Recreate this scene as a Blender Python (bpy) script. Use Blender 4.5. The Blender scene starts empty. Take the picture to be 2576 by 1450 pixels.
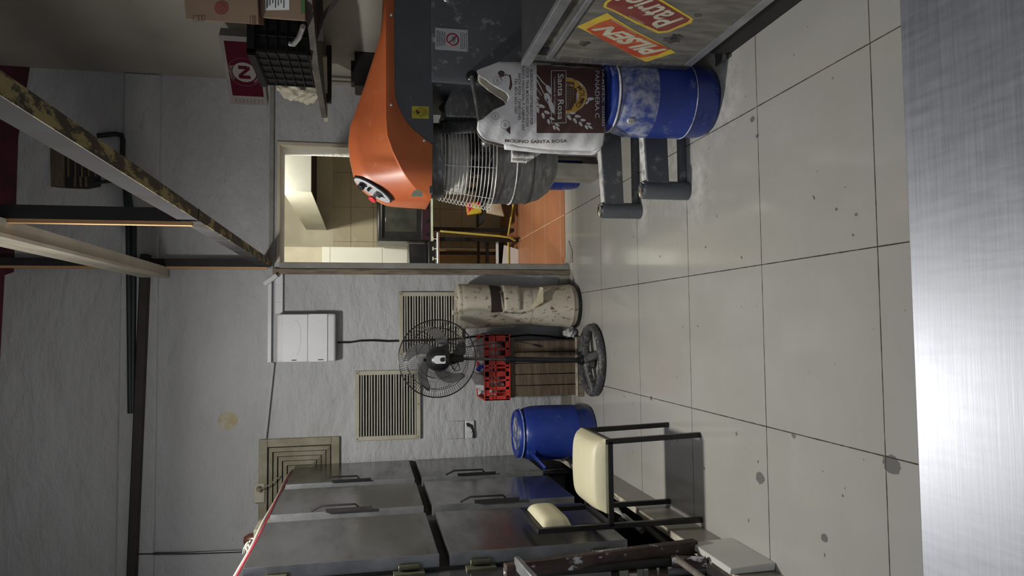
import bpy, bmesh, math, random
from mathutils import Vector, Matrix
random.seed(7)
C = bpy.context.scene.collection
SC = bpy.context.scene
PI = math.pi

# ------------------------------------------------------------------ camera
FPX = 1787.0; CH = 1.43
th = math.atan(368/FPX); psi = math.atan(97/FPX*math.cos(th))
fw = Vector((math.sin(psi)*math.cos(th), math.cos(psi)*math.cos(th), -math.sin(th)))
UP = Vector((math.cos(psi), -math.sin(psi), 0.0))      # the phone was held on its side: picture-up is world right
RT = fw.cross(UP)
CAMP = Vector((0, 0, CH))
cam = bpy.data.objects.new('camera', bpy.data.cameras.new('camera')); C.objects.link(cam)
cam.data.sensor_fit = 'HORIZONTAL'; cam.data.sensor_width = 36; cam.data.lens = FPX/2576*36
cam.data.clip_start = 0.02
m = Matrix.Identity(4)
for i in range(3):
    m[i][0] = RT[i]; m[i][1] = UP[i]; m[i][2] = -fw[i]; m[i][3] = CAMP[i]
cam.matrix_world = m
SC.camera = cam

# ------------------------------------------------------------------ world, light, exposure
w = bpy.data.worlds.new('world'); SC.world = w; w.use_nodes = True
w.node_tree.nodes['Background'].inputs[0].default_value = (0.80, 0.86, 1.0, 1)
w.node_tree.nodes['Background'].inputs[1].default_value = 0.10
SC.view_settings.view_transform = 'Standard'; SC.view_settings.look = 'None'
SC.view_settings.gamma = 1; SC.view_settings.use_curve_mapping = False
SC.view_settings.exposure = 0.74

def area(name, loc, rot, size, power, col=(1, 1, 1), sy=None, spread=None):
    l = bpy.data.lights.new(name, 'AREA'); l.energy = power; l.color = col; l.size = size
    if sy: l.shape = 'RECTANGLE'; l.size_y = sy
    if spread: l.spread = spread
    o = bpy.data.objects.new(name, l); C.objects.link(o); o.location = loc; o.rotation_euler = rot
    return o
area('ceiling_lamp_light', (-0.40, 3.02, 2.62), (0, 0, 0), 0.13, 24, (1.0, 0.97, 0.90))
bl_ = bpy.data.lights.new('bulb_glow', 'POINT'); bl_.energy = 8; bl_.shadow_soft_size = 0.10; bl_.color = (1.0, 0.97, 0.92)
bo_ = bpy.data.objects.new('bulb_glow', bl_); C.objects.link(bo_); bo_.location = (-0.40, 3.02, 2.52)
area('worktop_fill_light', (-0.75, 0.2, 2.75), (0.25, 0, 0), 0.9, 9, (0.90, 0.94, 1.0))  # broad fill added to brighten the worktop end; no lamp known there
area('kitchen_lamp_light', (0.84, 5.28, 2.55), (math.radians(15), 0, 0), 0.14, 27, (1.0, 0.96, 0.82))

# ------------------------------------------------------------------ pixel rays onto real planes
def ray(x, y): return fw + RT*((x-1288)/FPX) + UP*((725-y)/FPX)
def PY(x, y, v): r = ray(x, y); return CAMP + r*(v/r.y)
def PX(x, y, v): r = ray(x, y); return CAMP + r*(v/r.x)
def PP(x, y, P, n): r = ray(x, y); return CAMP + r*((P-CAMP).dot(n)/r.dot(n))
def PZ(x, y, v=0.0): r = ray(x, y); return CAMP + r*((v-CH)/r.z)

# ------------------------------------------------------------------ materials
def mat(name, c1, c2=None, scale=6.0, rough=0.5, metal=0.0, bump=0.0, bscale=30.0, lo=0.4, hi=0.65,
        stretch=(1, 1, 1), c3=None, s3=20, lo3=0.62, hi3=0.68, coat=0, rvar=0.0, trans=0, alpha=1):
    M = bpy.data.materials.new(name); M.use_nodes = True
    nt = M.node_tree; N = nt.nodes; L = nt.links; b = N['Principled BSDF']
    b.inputs['Base Color'].default_value = (*c1, 1); b.inputs['Roughness'].default_value = rough
    b.inputs['Metallic'].default_value = metal
    if coat: b.inputs['Coat Weight'].default_value = coat
    if trans: b.inputs['Transmission Weight'].default_value = trans
    if alpha < 1: b.inputs['Alpha'].default_value = alpha
    tc = N.new('ShaderNodeTexCoord'); mp = N.new('ShaderNodeMapping'); mp.inputs['Scale'].default_value = stretch
    L.new(tc.outputs['Object'], mp.inputs['Vector'])
    def noise(sc, det=6, r=0.6):
        n = N.new('ShaderNodeTexNoise'); n.inputs['Scale'].default_value = sc
        n.inputs['Detail'].default_value = det; n.inputs['Roughness'].default_value = r
        L.new(mp.outputs[0], n.inputs['Vector']); return n
    def ramp(src, a, bb):
        r = N.new('ShaderNodeMapRange'); r.inputs['From Min'].default_value = a; r.inputs['From Max'].default_value = bb
        L.new(src, r.inputs['Value']); return r.outputs[0]
    def mix(f, A, B):
        x = N.new('ShaderNodeMix'); x.data_type = 'RGBA'
        L.new(f, x.inputs[0])
        for k, v in ((6, A), (7, B)):
            if isinstance(v, tuple): x.inputs[k].default_value = (*v, 1)
            else: L.new(v, x.inputs[k])
        return x.outputs[2]
    col = c1
    if c2:
        f = ramp(noise(scale).outputs[0], lo, hi); col = mix(f, c1, c2)
        if rvar:
            rr = N.new('ShaderNodeMapRange'); rr.inputs['To Min'].default_value = rough; rr.inputs['To Max'].default_value = rough+rvar
            L.new(f, rr.inputs['Value']); L.new(rr.outputs[0], b.inputs['Roughness'])
    if c3:
        f = ramp(noise(s3, 10, 0.7).outputs[0], lo3, hi3); col = mix(f, col, c3)
    if not isinstance(col, tuple): L.new(col, b.inputs['Base Color'])
    if bump:
        bp = N.new('ShaderNodeBump'); bp.inputs['Strength'].default_value = 1.0; bp.inputs['Distance'].default_value = bump
        L.new(noise(bscale, 8, 0.6).outputs[0], bp.inputs['Height']); L.new(bp.outputs[0], b.inputs['Normal'])
    M['_'] = 0
    return M

white_wall = mat('painted_plaster', (0.49, 0.50, 0.52), (0.42, 0.428, 0.437), 1.6, 0.6, bump=0.03, bscale=7, stretch=(0.7, 1, 1.6), c3=(0.36, 0.35, 0.33), s3=9, lo3=0.66, hi3=0.78)
beige_wall = mat('beige_plaster', (0.34, 0.32, 0.28), (0.29, 0.27, 0.24), 2, 0.7, bump=0.006, bscale=6)
maroon = mat('maroon_paint', (0.10, 0.012, 0.03), (0.04, 0.01, 0.015), 5, 0.7)
cream_k = mat('kitchen_plaster', (0.62, 0.58, 0.46), (0.50, 0.46, 0.36), 3, 0.6, bump=0.002)
black_m = mat('black_paint', (0.009, 0.009, 0.010), (0.014, 0.014, 0.015), 12, 0.35, c3=(0.45, 0.45, 0.43), s3=90, lo3=0.66, hi3=0.69)
black_pl = mat('black_plastic', (0.010, 0.010, 0.012), (0.02, 0.02, 0.022), 12, 0.32)
black_crate_m = mat('black_crate_plastic', (0.008, 0.008, 0.009), None, rough=0.6)
black_crate_m.node_tree.nodes['Principled BSDF'].inputs['Specular IOR Level'].default_value = 0.25
black_dull = mat('black_dull', (0.012, 0.011, 0.012), (0.025, 0.02, 0.02), 8, 0.7)
steel = mat('stainless_steel', (0.25, 0.25, 0.245), (0.17, 0.17, 0.165), 2.5, 0.17, 0.9, stretch=(1, 1, 3), rvar=0.12, bump=0.0006, bscale=8)
steel_edge = mat('steel_edge', (0.42, 0.43, 0.45), (0.28, 0.29, 0.30), 8, 0.4, 0.75)
dusty_steel = mat('floury_steel', (0.22, 0.22, 0.22), (0.14, 0.14, 0.14), 5, 0.38, 0.7, c3=(0.55, 0.55, 0.55), s3=22, lo3=0.52, hi3=0.72, stretch=(1, 1, 2.5))
bowl_m = mat('bowl_steel', (0.21, 0.21, 0.205), (0.13, 0.13, 0.13), 6, 0.42, 0.65, c3=(0.42, 0.42, 0.41), s3=14, lo3=0.50, hi3=0.75, stretch=(1.5, 1.5, 5))
wire_m = mat('guard_wire', (0.72, 0.71, 0.68), (0.5, 0.5, 0.48), 30, 0.4, 0.3)
orange_m = mat('orange_enamel', (0.50, 0.13, 0.038), (0.42, 0.10, 0.035), 4, 0.40, c3=(0.58, 0.27, 0.17), s3=10, lo3=0.60, hi3=0.85)
grey_m = mat('grey_enamel', (0.105, 0.113, 0.125), (0.085, 0.09, 0.10), 5, 0.42, c3=(0.45, 0.45, 0.46), s3=30, lo3=0.66, hi3=0.72)
grey_flour = mat('floury_grey_enamel', (0.105, 0.11, 0.122), (0.085, 0.09, 0.10), 5, 0.5, c3=(0.48, 0.48, 0.49), s3=20, lo3=0.56, hi3=0.76)
flour_m = mat('flour_dust', (0.72, 0.71, 0.69), (0.30, 0.30, 0.31), 16, 0.9, lo=0.45, hi=0.62, bump=0.002, bscale=60)
blue_m = mat('blue_plastic', (0.018, 0.045, 0.28), (0.012, 0.032, 0.20), 5, 0.33, c3=(0.16, 0.21, 0.42), s3=18, lo3=0.60, hi3=0.80)
blue_floury = mat('floury_blue_plastic', (0.018, 0.045, 0.28), (0.013, 0.035, 0.21), 4, 0.38, c3=(0.30, 0.34, 0.50), s3=12, lo3=0.58, hi3=0.78)
blue_flour2 = mat('flour_on_blue_plastic', (0.03, 0.06, 0.28), (0.40, 0.43, 0.52), 20, 0.7, lo=0.38, hi=0.66)
blue_light = mat('pale_blue_rim', (0.28, 0.36, 0.60), (0.10, 0.16, 0.42), 14, 0.4)
cream_v = mat('cream_vinyl', (0.62, 0.58, 0.40), (0.57, 0.53, 0.36), 4, 0.45, bump=0.002, bscale=12)
grille_m = mat('grille_cream_paint', (0.47, 0.45, 0.37), (0.38, 0.35, 0.27), 6, 0.5, c3=(0.16, 0.09, 0.05), s3=40, lo3=0.70, hi3=0.75)
slat_m = mat('grille_slat_paint', (0.50, 0.49, 0.43), (0.42, 0.41, 0.36), 10, 0.5)
diff_m = mat('diffuser_paint', (0.30, 0.28, 0.21), (0.20, 0.18, 0.12), 8, 0.6, c3=(0.42, 0.40, 0.33), s3=30, lo3=0.6, hi3=0.75)
white_pl = mat('white_plastic', (0.68, 0.69, 0.73), (0.62, 0.63, 0.66), 4, 0.4)
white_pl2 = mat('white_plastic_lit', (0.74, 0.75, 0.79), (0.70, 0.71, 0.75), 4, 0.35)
bin_m = mat('worn_cream_enamel', (0.58, 0.54, 0.45), (0.46, 0.41, 0.32), 6, 0.5, c3=(0.14, 0.08, 0.05), s3=30, lo3=0.555, hi3=0.64, stretch=(1, 1, .6))
wood_dk = mat('dark_plank', (0.085, 0.060, 0.040), (0.15, 0.11, 0.075), 6, 0.7, stretch=(1, 1, 8), c3=(0.32, 0.30, 0.27), s3=8, lo3=0.66, hi3=0.78)
wood_old = mat('weathered_timber', (0.24, 0.20, 0.145), (0.10, 0.085, 0.06), 10, 0.75, stretch=(6, 6, 0.6), bump=0.003, bscale=20)
wood_lt = mat('bare_timber', (0.62, 0.36, 0.16), (0.45, 0.25, 0.10), 12, 0.6, stretch=(4, 4, 0.5))
red_pl = mat('red_plastic', (0.56, 0.045, 0.03), (0.48, 0.038, 0.025), 8, 0.38)
bag_m = mat('clear_bag_plastic', (0.68, 0.68, 0.69), (0.5, 0.5, 0.51), 9, 0.3, bump=0.01, bscale=14, alpha=0.9)
rubber = mat('grey_dusty_plastic', (0.040, 0.040, 0.044), (0.085, 0.085, 0.09), 9, 0.5, c3=(0.34, 0.34, 0.34), s3=50, lo3=0.54, hi3=0.66)
paper_w = mat('sack_paper', (0.82, 0.82, 0.83), (0.76, 0.76, 0.77), 7, 0.5, bump=0.006, bscale=11)
paper_in = mat('sack_paper_inside', (0.42, 0.38, 0.32), (0.36, 0.33, 0.28), 7, 0.7, bump=0.002)
brown_ink = mat('brown_ink', (0.105, 0.052, 0.045), (0.085, 0.043, 0.038), 9, 0.45)
white_ink = mat('white_ink', (0.72, 0.72, 0.72), None, rough=0.5)
yel_ink = mat('yellow_ink', (0.66, 0.40, 0.07), None, rough=0.5)
black_ink = mat('black_ink', (0.015, 0.015, 0.02), None, rough=0.5)
red_ink = mat('red_ink', (0.30, 0.01, 0.04), None, rough=0.5)
yellow_st = mat('yellow_sticker', (0.55, 0.47, 0.05), (0.45, 0.38, 0.05), 20, 0.5)
white_st = mat('white_sticker', (0.62, 0.64, 0.66), (0.55, 0.57, 0.59), 10, 0.45)
chest_m = mat('scuffed_panel', (0.13, 0.125, 0.11), (0.23, 0.22, 0.195), 7, 0.5, 0.25, c3=(0.035, 0.032, 0.03), s3=9, lo3=0.60, hi3=0.74, stretch=(1, 3.5, 1))
beer_red = mat('faded_red_print', (0.40, 0.055, 0.022), (0.46, 0.13, 0.05), 12, 0.5, c3=(0.35, 0.22, 0.12), s3=25, lo3=0.62, hi3=0.75)
beer_yel = mat('faded_yellow_print', (0.58, 0.46, 0.04), (0.55, 0.34, 0.07), 12, 0.5, c3=(0.16, 0.11, 0.05), s3=20, lo3=0.62, hi3=0.72)
beer_mar = mat('faded_maroon_print', (0.19, 0.030, 0.028), (0.23, 0.06, 0.045), 14, 0.5)
letter_m = mat('faded_cream_print', (0.55, 0.54, 0.42), (0.42, 0.40, 0.30), 18, 0.5)
pipe_gr = mat('dark_tube', (0.012, 0.02, 0.022), (0.02, 0.028, 0.03), 10, 0.5)
dark_br = mat('dark_brown_pipe', (0.022, 0.015, 0.016), (0.03, 0.022, 0.02), 8, 0.6)
beam_side = mat('beam_grey', (0.052, 0.052, 0.057), (0.038, 0.033, 0.03), 5, 0.85)
beam_side.node_tree.nodes['Principled BSDF'].inputs['Specular IOR Level'].default_value = 0.12
beam_bot = mat('beam_flaking', (0.045, 0.038, 0.028), (0.028, 0.024, 0.02), 9, 0.7, c3=(0.30, 0.25, 0.10), s3=10, lo3=0.50, hi3=0.55, stretch=(2, 0.8, 2))
beam_w = mat('beam_cream', (0.58, 0.54, 0.44), (0.48, 0.45, 0.36), 4, 0.5)
rust_m = mat('rusty_flaked_paint', (0.035, 0.022, 0.018), (0.075, 0.045, 0.036), 14, 0.6, c3=(0.55, 0.55, 0.58), s3=13, lo3=0.57, hi3=0.60, stretch=(1, 1, 0.5), bump=0.004)
card_m = mat('cardboard', (0.20, 0.14, 0.095), (0.175, 0.12, 0.082), 5, 0.8)
card_g = mat('grey_carton', (0.17, 0.155, 0.15), (0.14, 0.13, 0.125), 8, 0.8)
mar_ink = mat('maroon_ink', (0.045, 0.003, 0.010), None, rough=0.8)
mar_ink.node_tree.nodes['Principled BSDF'].inputs['Specular IOR Level'].default_value = 0.1
cloth_m = mat('cream_bag', (0.55, 0.52, 0.42), (0.45, 0.41, 0.30), 8, 0.6, bump=0.01, bscale=12)
tile_w = mat('kerb_tile', (0.30, 0.28, 0.24), (0.24, 0.225, 0.19), 5, 0.30, c3=(0.12, 0.10, 0.08), s3=7, lo3=0.60, hi3=0.75)
kerb_edge = mat('kerb_edge', (0.60, 0.56, 0.46), (0.30, 0.26, 0.20), 12, 0.6)
white_tile = mat('white_slab', (0.64, 0.64, 0.60), (0.58, 0.58, 0.54), 5, 0.35, c3=(0.2, 0.16, 0.1), s3=30, lo3=0.7, hi3=0.73)
screw_m = mat('screw_metal', (0.6, 0.6, 0.6), None, rough=0.3, metal=0.9)
brass_m = mat('dull_brass', (0.17, 0.17, 0.11), (0.10, 0.10, 0.07), 12, 0.5, 0.6)
glass_dk = mat('oven_glass', (0.012, 0.013, 0.012), (0.03, 0.033, 0.03), 3, 0.08, coat=0.5)
red_knob = mat('red_button', (0.55, 0.03, 0.04), None, rough=0.3)
copper = mat('copper_paint', (0.45, 0.18, 0.08), None, rough=0.5)
yel_pipe = mat('yellow_gas_pipe', (0.55, 0.46, 0.08), (0.40, 0.32, 0.08), 8, 0.5)
mint = mat('mint_paint', (0.50, 0.60, 0.46), (0.40, 0.46, 0.36), 12, 0.5)
chrome = mat('chrome', (0.75, 0.75, 0.76), None, rough=0.15, metal=1)
hood_m = mat('hood_steel', (0.56, 0.56, 0.50), (0.48, 0.48, 0.43), 3, 0.40, 0.35)
plywood = mat('plywood', (0.35, 0.25, 0.12), (0.26, 0.18, 0.08), 8, 0.7, stretch=(4, 1, 1))
fan_grey = mat('fan_blade_grey', (0.20, 0.20, 0.20), None, rough=0.15, alpha=0.72)

def grid_mat(name, c1, c2, grout, px, ox, py, oy, axes, gw, rough, extra=None, bump=0.0):
    """tiles with a grout grid on two object axes"""
    M = bpy.data.materials.new(name); M.use_nodes = True
    nt = M.node_tree; N = nt.nodes; L = nt.links; b = N['Principled BSDF']
    tc = N.new('ShaderNodeTexCoord'); sp = N.new('ShaderNodeSeparateXYZ'); L.new(tc.outputs['Object'], sp.inputs[0])
    def math_(op, a, bb=None, c=None):
        n = N.new('ShaderNodeMath'); n.operation = op
        for i, v in enumerate((a, bb, c)):
            if v is None: continue
            if isinstance(v, (int, float)): n.inputs[i].default_value = v
            else: L.new(v, n.inputs[i])
        return n.outputs[0]
    def noise(sc, det=5, rg=0.6):
        n = N.new('ShaderNodeTexNoise'); n.inputs['Scale'].default_value = sc; n.inputs['Detail'].default_value = det
        n.inputs['Roughness'].default_value = rg
        L.new(tc.outputs['Object'], n.inputs['Vector']); return n.outputs[0]
    def line(s, p, o):
        f = math_('FRACT', math_('DIVIDE', math_('SUBTRACT', s, o), p))
        d = math_('MINIMUM', f, math_('SUBTRACT', 1.0, f))
        wdt = math_('MULTIPLY_ADD', noise(18, 4), gw/p*1.2, gw/p*0.05)
        return math_('LESS_THAN', d, wdt)
    a = sp.outputs[axes[0]]; c = sp.outputs[axes[1]]
    g = math_('MAXIMUM', line(a, px, ox), line(c, py, oy))
    def mix(f, A, B):
        x = N.new('ShaderNodeMix'); x.data_type = 'RGBA'; L.new(f, x.inputs[0])
        for k, v in ((6, A), (7, B)):
            if isinstance(v, tuple): x.inputs[k].default_value = (*v, 1)
            else: L.new(v, x.inputs[k])
        return x.outputs[2]
    def rng(s, lo, hi):
        r = N.new('ShaderNodeMapRange'); r.inputs['From Min'].default_value = lo; r.inputs['From Max'].default_value = hi
        L.new(s, r.inputs['Value']); return r.outputs[0]
    col = mix(rng(noise(2.2), 0.35, 0.65), c1, c2)
    rsrc = None
    if extra:
        # chips and dirt spots with shapes of their own, flour dust round the mixer feet
        chips, dust = extra
        nz = noise(55, 6, 0.7)
        for (x, y, r) in chips:
            d = math_('SQRT', math_('ADD', math_('POWER', math_('SUBTRACT', a, x), 2.0), math_('POWER', math_('MULTIPLY', math_('SUBTRACT', c, y), 0.75), 2.0)))
            d = math_('ADD', d, math_('MULTIPLY', math_('SUBTRACT', nz, 0.5), r*1.1))
            col = mix(math_('LESS_THAN', d, r), col, (0.17, 0.165, 0.16))
        spk = math_('MULTIPLY', math_('GREATER_THAN', noise(26, 2, 0.5), 0.745), 1.0)
        col = mix(spk, col, (0.16, 0.13, 0.11))
        fl = noise(11, 8, 0.75)
        for (x, y, r) in dust:
            d = math_('SQRT', math_('ADD', math_('POWER', math_('SUBTRACT', a, x), 2.0), math_('POWER', math_('SUBTRACT', c, y), 2.0)))
            k = math_('MULTIPLY', rng(d, r, r*0.35), rng(fl, 0.42, 0.68))
            col = mix(math_('MULTIPLY', k, 0.75), col, (0.72, 0.71, 0.69))
    col = mix(g, col, grout)
    L.new(col, b.inputs['Base Color'])
    rr = N.new('ShaderNodeMapRange'); rr.inputs['To Min'].default_value = rough; rr.inputs['To Max'].default_value = rough+0.10
    L.new(noise(5), rr.inputs['Value']); L.new(rr.outputs[0], b.inputs['Roughness'])
    bp = N.new('ShaderNodeBump'); bp.inputs['Distance'].default_value = 0.001; bp.invert = True
    L.new(g, bp.inputs['Height']); L.new(bp.outputs[0], b.inputs['Normal'])
    return M
chips = [tuple(PZ(x, y).xy)+(r,) for x, y, r in [(1912, 1203, .022), (2243, 1170, .026), (1997, 1097, .010), (2074, 1354, .013), (1893, 300, .012), (1905, 342, .008), (1638, 1003, .012), (1772, 1179, .006), (2120, 1248, .004), (2154, 540, .005), (2104, 527, .005), (1775, 622, .005)]]
floor_m = grid_mat('porcelain_floor', (0.415, 0.405, 0.38), (0.385, 0.377, 0.352), (0.07, 0.062, 0.052), 0.592, 0.212, 0.6065, 2.372, (0, 1), 0.0030, 0.055,
                   (chips, [(0.60, 2.90, .22), (0.62, 3.52, .18), (0.93, 2.66, .24), (0.75, 3.2, .25)]))
ktile_m = grid_mat('kitchen_wall_tile', (0.52, 0.46, 0.33), (0.46, 0.41, 0.30), (0.16, 0.12, 0.09), 0.36, 0.88, 0.232, 0.19, (0, 2), 0.003, 0.22)
kfloor_m = grid_mat('terracotta_floor', (0.36, 0.150, 0.075), (0.29, 0.115, 0.060), (0.50, 0.40, 0.32), 0.592, 0.804, 0.46, 0.50, (0, 1), 0.004, 0.35)
ctile_m = grid_mat('kitchen_column_tile', (0.74, 0.75, 0.70), (0.70, 0.71, 0.66), (0.3, 0.27, 0.22), 0.36, 0.2, 0.50, 1.27, (0, 2), 0.003, 0.3)

# brushed work surface
def worktop_mat():
    M = bpy.data.materials.new('scratched_worktop_steel'); M.use_nodes = True
    nt = M.node_tree; N = nt.nodes; L = nt.links; b = N['Principled BSDF']
    b.inputs['Metallic'].default_value = 0.85; b.inputs['Roughness'].default_value = 0.36
    b.inputs['Base Color'].default_value = (0.60, 0.64, 0.72, 1)
    tc = N.new('ShaderNodeTexCoord')
    outs = []
    for s, sc, rot in (((3, 110, 1), 4, 0.05), ((16, 2, 1), 9, 0.9), ((1, 1, 1), 3.0, 0)):
        mp = N.new('ShaderNodeMapping'); mp.inputs['Scale'].default_value = s; mp.inputs['Rotation'].default_value = (0, 0, rot)
        L.new(tc.outputs['Object'], mp.inputs[0])
        n = N.new('ShaderNodeTexNoise'); n.inputs['Scale'].default_value = sc; n.inputs['Detail'].default_value = 8
        L.new(mp.outputs[0], n.inputs[0]); outs.append(n.outputs[0])
    ad = N.new('ShaderNodeMath'); ad.operation = 'ADD'; L.new(outs[0], ad.inputs[0]); L.new(outs[1], ad.inputs[1])
    ad2 = N.new('ShaderNodeMath'); ad2.operation = 'ADD'; L.new(ad.outputs[0], ad2.inputs[0]); L.new(outs[2], ad2.inputs[1])
    r = N.new('ShaderNodeMapRange'); r.inputs['From Min'].default_value = 0.8; r.inputs['From Max'].default_value = 2.2
    r.inputs['To Min'].default_value = 0.38; r.inputs['To Max'].default_value = 0.52
    L.new(ad2.outputs[0], r.inputs[0]); L.new(r.outputs[0], b.inputs['Roughness'])
    cr = N.new('ShaderNodeMapRange'); cr.inputs['From Min'].default_value = 0.9; cr.inputs['From Max'].default_value = 2.1
    mx = N.new('ShaderNodeMix'); mx.data_type = 'RGBA'; mx.inputs[6].default_value = (0.39, 0.41, 0.47, 1); mx.inputs[7].default_value = (0.55, 0.57, 0.63, 1)
    L.new(ad2.outputs[0], cr.inputs[0]); L.new(cr.outputs[0], mx.inputs[0]); L.new(mx.outputs[2], b.inputs['Base Color'])
    bp = N.new('ShaderNodeBump'); bp.inputs['Distance'].default_value = 0.00006; L.new(ad.outputs[0], bp.inputs['Height']); L.new(bp.outputs[0], b.inputs['Normal'])
    return M
worktop_m = worktop_mat()

# ------------------------------------------------------------------ mesh helpers
class MB:
    def __init__(s): s.v = []; s.f = []
    def add(s, vs, fs):
        o = len(s.v); s.v += [Vector(p) for p in vs]; s.f += [tuple(i+o for i in f) for f in fs]; return s
    def box(s, x0, x1, y0, y1, z0, z1):
        vs = [(x, y, z) for x in (x0, x1) for y in (y0, y1) for z in (z0, z1)]
        return s.add(vs, [(0, 1, 3, 2), (4, 6, 7, 5), (0, 4, 5, 1), (2, 3, 7, 6), (0, 2, 6, 4), (1, 5, 7, 3)])
    def bar(s, p, q, w, h, up=(0, 0, 1)):
        p = Vector(p); q = Vector(q); d = (q-p).normalized(); u = Vector(up)
        if abs(d.dot(u)) > 0.98: u = Vector((0, 1, 0))
        a = d.cross(u).normalized(); u = a.cross(d)
        vs = [b + a*(i*w/2) + u*(j*h/2) for b in (p, q) for i in (-1, 1) for j in (-1, 1)]
        return s.add(vs, [(0, 1, 3, 2), (4, 6, 7, 5), (0, 4, 5, 1), (2, 3, 7, 6), (0, 2, 6, 4), (1, 5, 7, 3)])
    def tube(s, pts, r, n=10, closed=False, cap=True):
        pts = [Vector(p) for p in pts]; k = len(pts); vs = []; fs = []
        rs = r if isinstance(r, (list, tuple)) else [r]*k
        prev = None
        for i, p in enumerate(pts):
            if closed: d = pts[(i+1) % k]-pts[i-1]
            else: d = pts[min(i+1, k-1)]-pts[max(i-1, 0)]
            d.normalize()
            if prev is None:
                a = d.orthogonal().normalized()
            else:
                a = (prev - d*prev.dot(d)).normalized()
            prev = a; b = d.cross(a)
            for j in range(n):
                t = 2*PI*j/n; vs.append(p + (a*math.cos(t)+b*math.sin(t))*rs[i])
        for i in range(k if closed else k-1):
            i2 = (i+1) % k
            for j in range(n):
                fs.append((i*n+j, i*n+(j+1) % n, i2*n+(j+1) % n, i2*n+j))
        if cap and not closed:
            fs.append(tuple(range(n-1, -1, -1))); fs.append(tuple((k-1)*n+j for j in range(n)))
        return s.add(vs, fs)
    def lathe(s, prof, c, n=48, axis='Z', a0=0, a1=2*PI, sx=1, sy=1):
        c = Vector(c); vs = []; fs = []; full = abs(a1-a0-2*PI) < 1e-6; m_ = n if full else n+1
        for (r, h) in prof:
            for j in range(m_):
                t = a0+(a1-a0)*j/n; x, y = r*math.cos(t)*sx, r*math.sin(t)*sy
                if axis == 'Z': vs.append(c+Vector((x, y, h)))
                elif axis == 'Y': vs.append(c+Vector((x, h, y)))
                else: vs.append(c+Vector((h, x, y)))
        for i in range(len(prof)-1):
            for j in range(n if full else n):
                if not full and j == n: continue
                j2 = (j+1) % m_ if full else j+1
                fs.append((i*m_+j, i*m_+j2, (i+1)*m_+j2, (i+1)*m_+j))
        if full:
            if prof[0][0] > 1e-5: fs.append(tuple(range(m_-1, -1, -1)))
            if prof[-1][0] > 1e-5: fs.append(tuple((len(prof)-1)*m_+j for j in range(m_)))
        return s.add(vs, fs)
    def prism(s, poly, ext):
        n = len(poly); ext = Vector(ext); vs = [Vector(p) for p in poly]; vs += [p+ext for p in vs]
        fs = [tuple(range(n-1, -1, -1)), tuple(range(n, 2*n))]+[(i, (i+1) % n, n+(i+1) % n, n+i) for i in range(n)]
        return s.add(vs, fs)
    def grid(s, fn, nu, nv):
        vs = [fn(i/nu, j/nv) for j in range(nv+1) for i in range(nu+1)]
        return s.add(vs, [(j*(nu+1)+i, j*(nu+1)+i+1, (j+1)*(nu+1)+i+1, (j+1)*(nu+1)+i) for j in range(nv) for i in range(nu)])
    def sphere(s, c, r, n=16, sc=(1, 1, 1)):
        c = Vector(c); prof = []
        vs = []; fs = []; k = n//2
        for i in range(k+1):
            t = PI*i/k
            for j in range(n):
                p = 2*PI*j/n; vs.append(c+Vector((r*sc[0]*math.sin(t)*math.cos(p), r*sc[1]*math.sin(t)*math.sin(p), -r*sc[2]*math.cos(t))))
        for i in range(k):
            for j in range(n): fs.append((i*n+j, i*n+(j+1) % n, (i+1)*n+(j+1) % n, (i+1)*n+j))
        return s.add(vs, fs)
    def text(s, body, fn, size=1.0, shear=0.0, offset=0.0, spacing=1.0):
        """fn maps normalised (u, v) in 0..1 of the text box to a world point"""
        cu = bpy.data.curves.new('t', 'FONT'); cu.body = body; cu.size = 1.0; cu.shear = shear; cu.offset = offset
        cu.resolution_u = 3; cu.space_character = spacing
        o = bpy.data.objects.new('t', cu); C.objects.link(o); bpy.context.view_layer.update()
        me = bpy.data.meshes.new_from_object(o.evaluated_get(bpy.context.evaluated_depsgraph_get()))
        if len(me.vertices):
            xs = [v.co.x for v in me.vertices]; ys = [v.co.y for v in me.vertices]
            x0, x1, y0, y1 = min(xs), max(xs), min(ys), max(ys)
            s.add([fn((v.co.x-x0)/(x1-x0), (v.co.y-y0)/(y1-y0)) for v in me.vertices], [tuple(p.vertices) for p in me.polygons])
        bpy.data.objects.remove(o); bpy.data.curves.remove(cu); bpy.data.meshes.remove(me)
        return s

def wloc(o):
    v = Vector((0, 0, 0))
    while o: v += o.location; o = o.parent
    return v
def obj(name, mb, material, parent=None, smooth=False, bevel=0, seg=2, sub=0, label=None, solid=0):
    off = wloc(parent) if parent else Vector((0, 0, 0))
    me = bpy.data.meshes.new(name)
    me.from_pydata([v-off for v in mb.v], [], mb.f)
    bm = bmesh.new(); bm.from_mesh(me)
    if not solid: bmesh.ops.recalc_face_normals(bm, faces=bm.faces)
    bm.to_mesh(me); bm.free()
    me.materials.append(material)
    if smooth or bevel:
        for p in me.polygons: p.use_smooth = True
        me.set_sharp_from_angle(angle=math.radians(38))
    o = bpy.data.objects.new(name, me); C.objects.link(o)
    if parent: o.parent = parent
    if solid:
        md = o.modifiers.new('s', 'SOLIDIFY'); md.thickness = solid; md.offset = 0
    if bevel:
        md = o.modifiers.new('b', 'BEVEL'); md.width = bevel; md.segments = seg; md.limit_method = 'ANGLE'; md.angle_limit = math.radians(40)
        md.harden_normals = False
    if sub:
        md = o.modifiers.new('u', 'SUBSURF'); md.levels = sub; md.render_levels = sub
    if label: o['label'] = label
    return o
def thing(name, label, cat, loc=(0, 0, 0), group=None):
    o = bpy.data.objects.new(name, None); C.objects.link(o); o.location = loc; o.empty_display_size = 0.05
    o['label'] = label; o['category'] = cat
    if group: o['group'] = group
    return o
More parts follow.
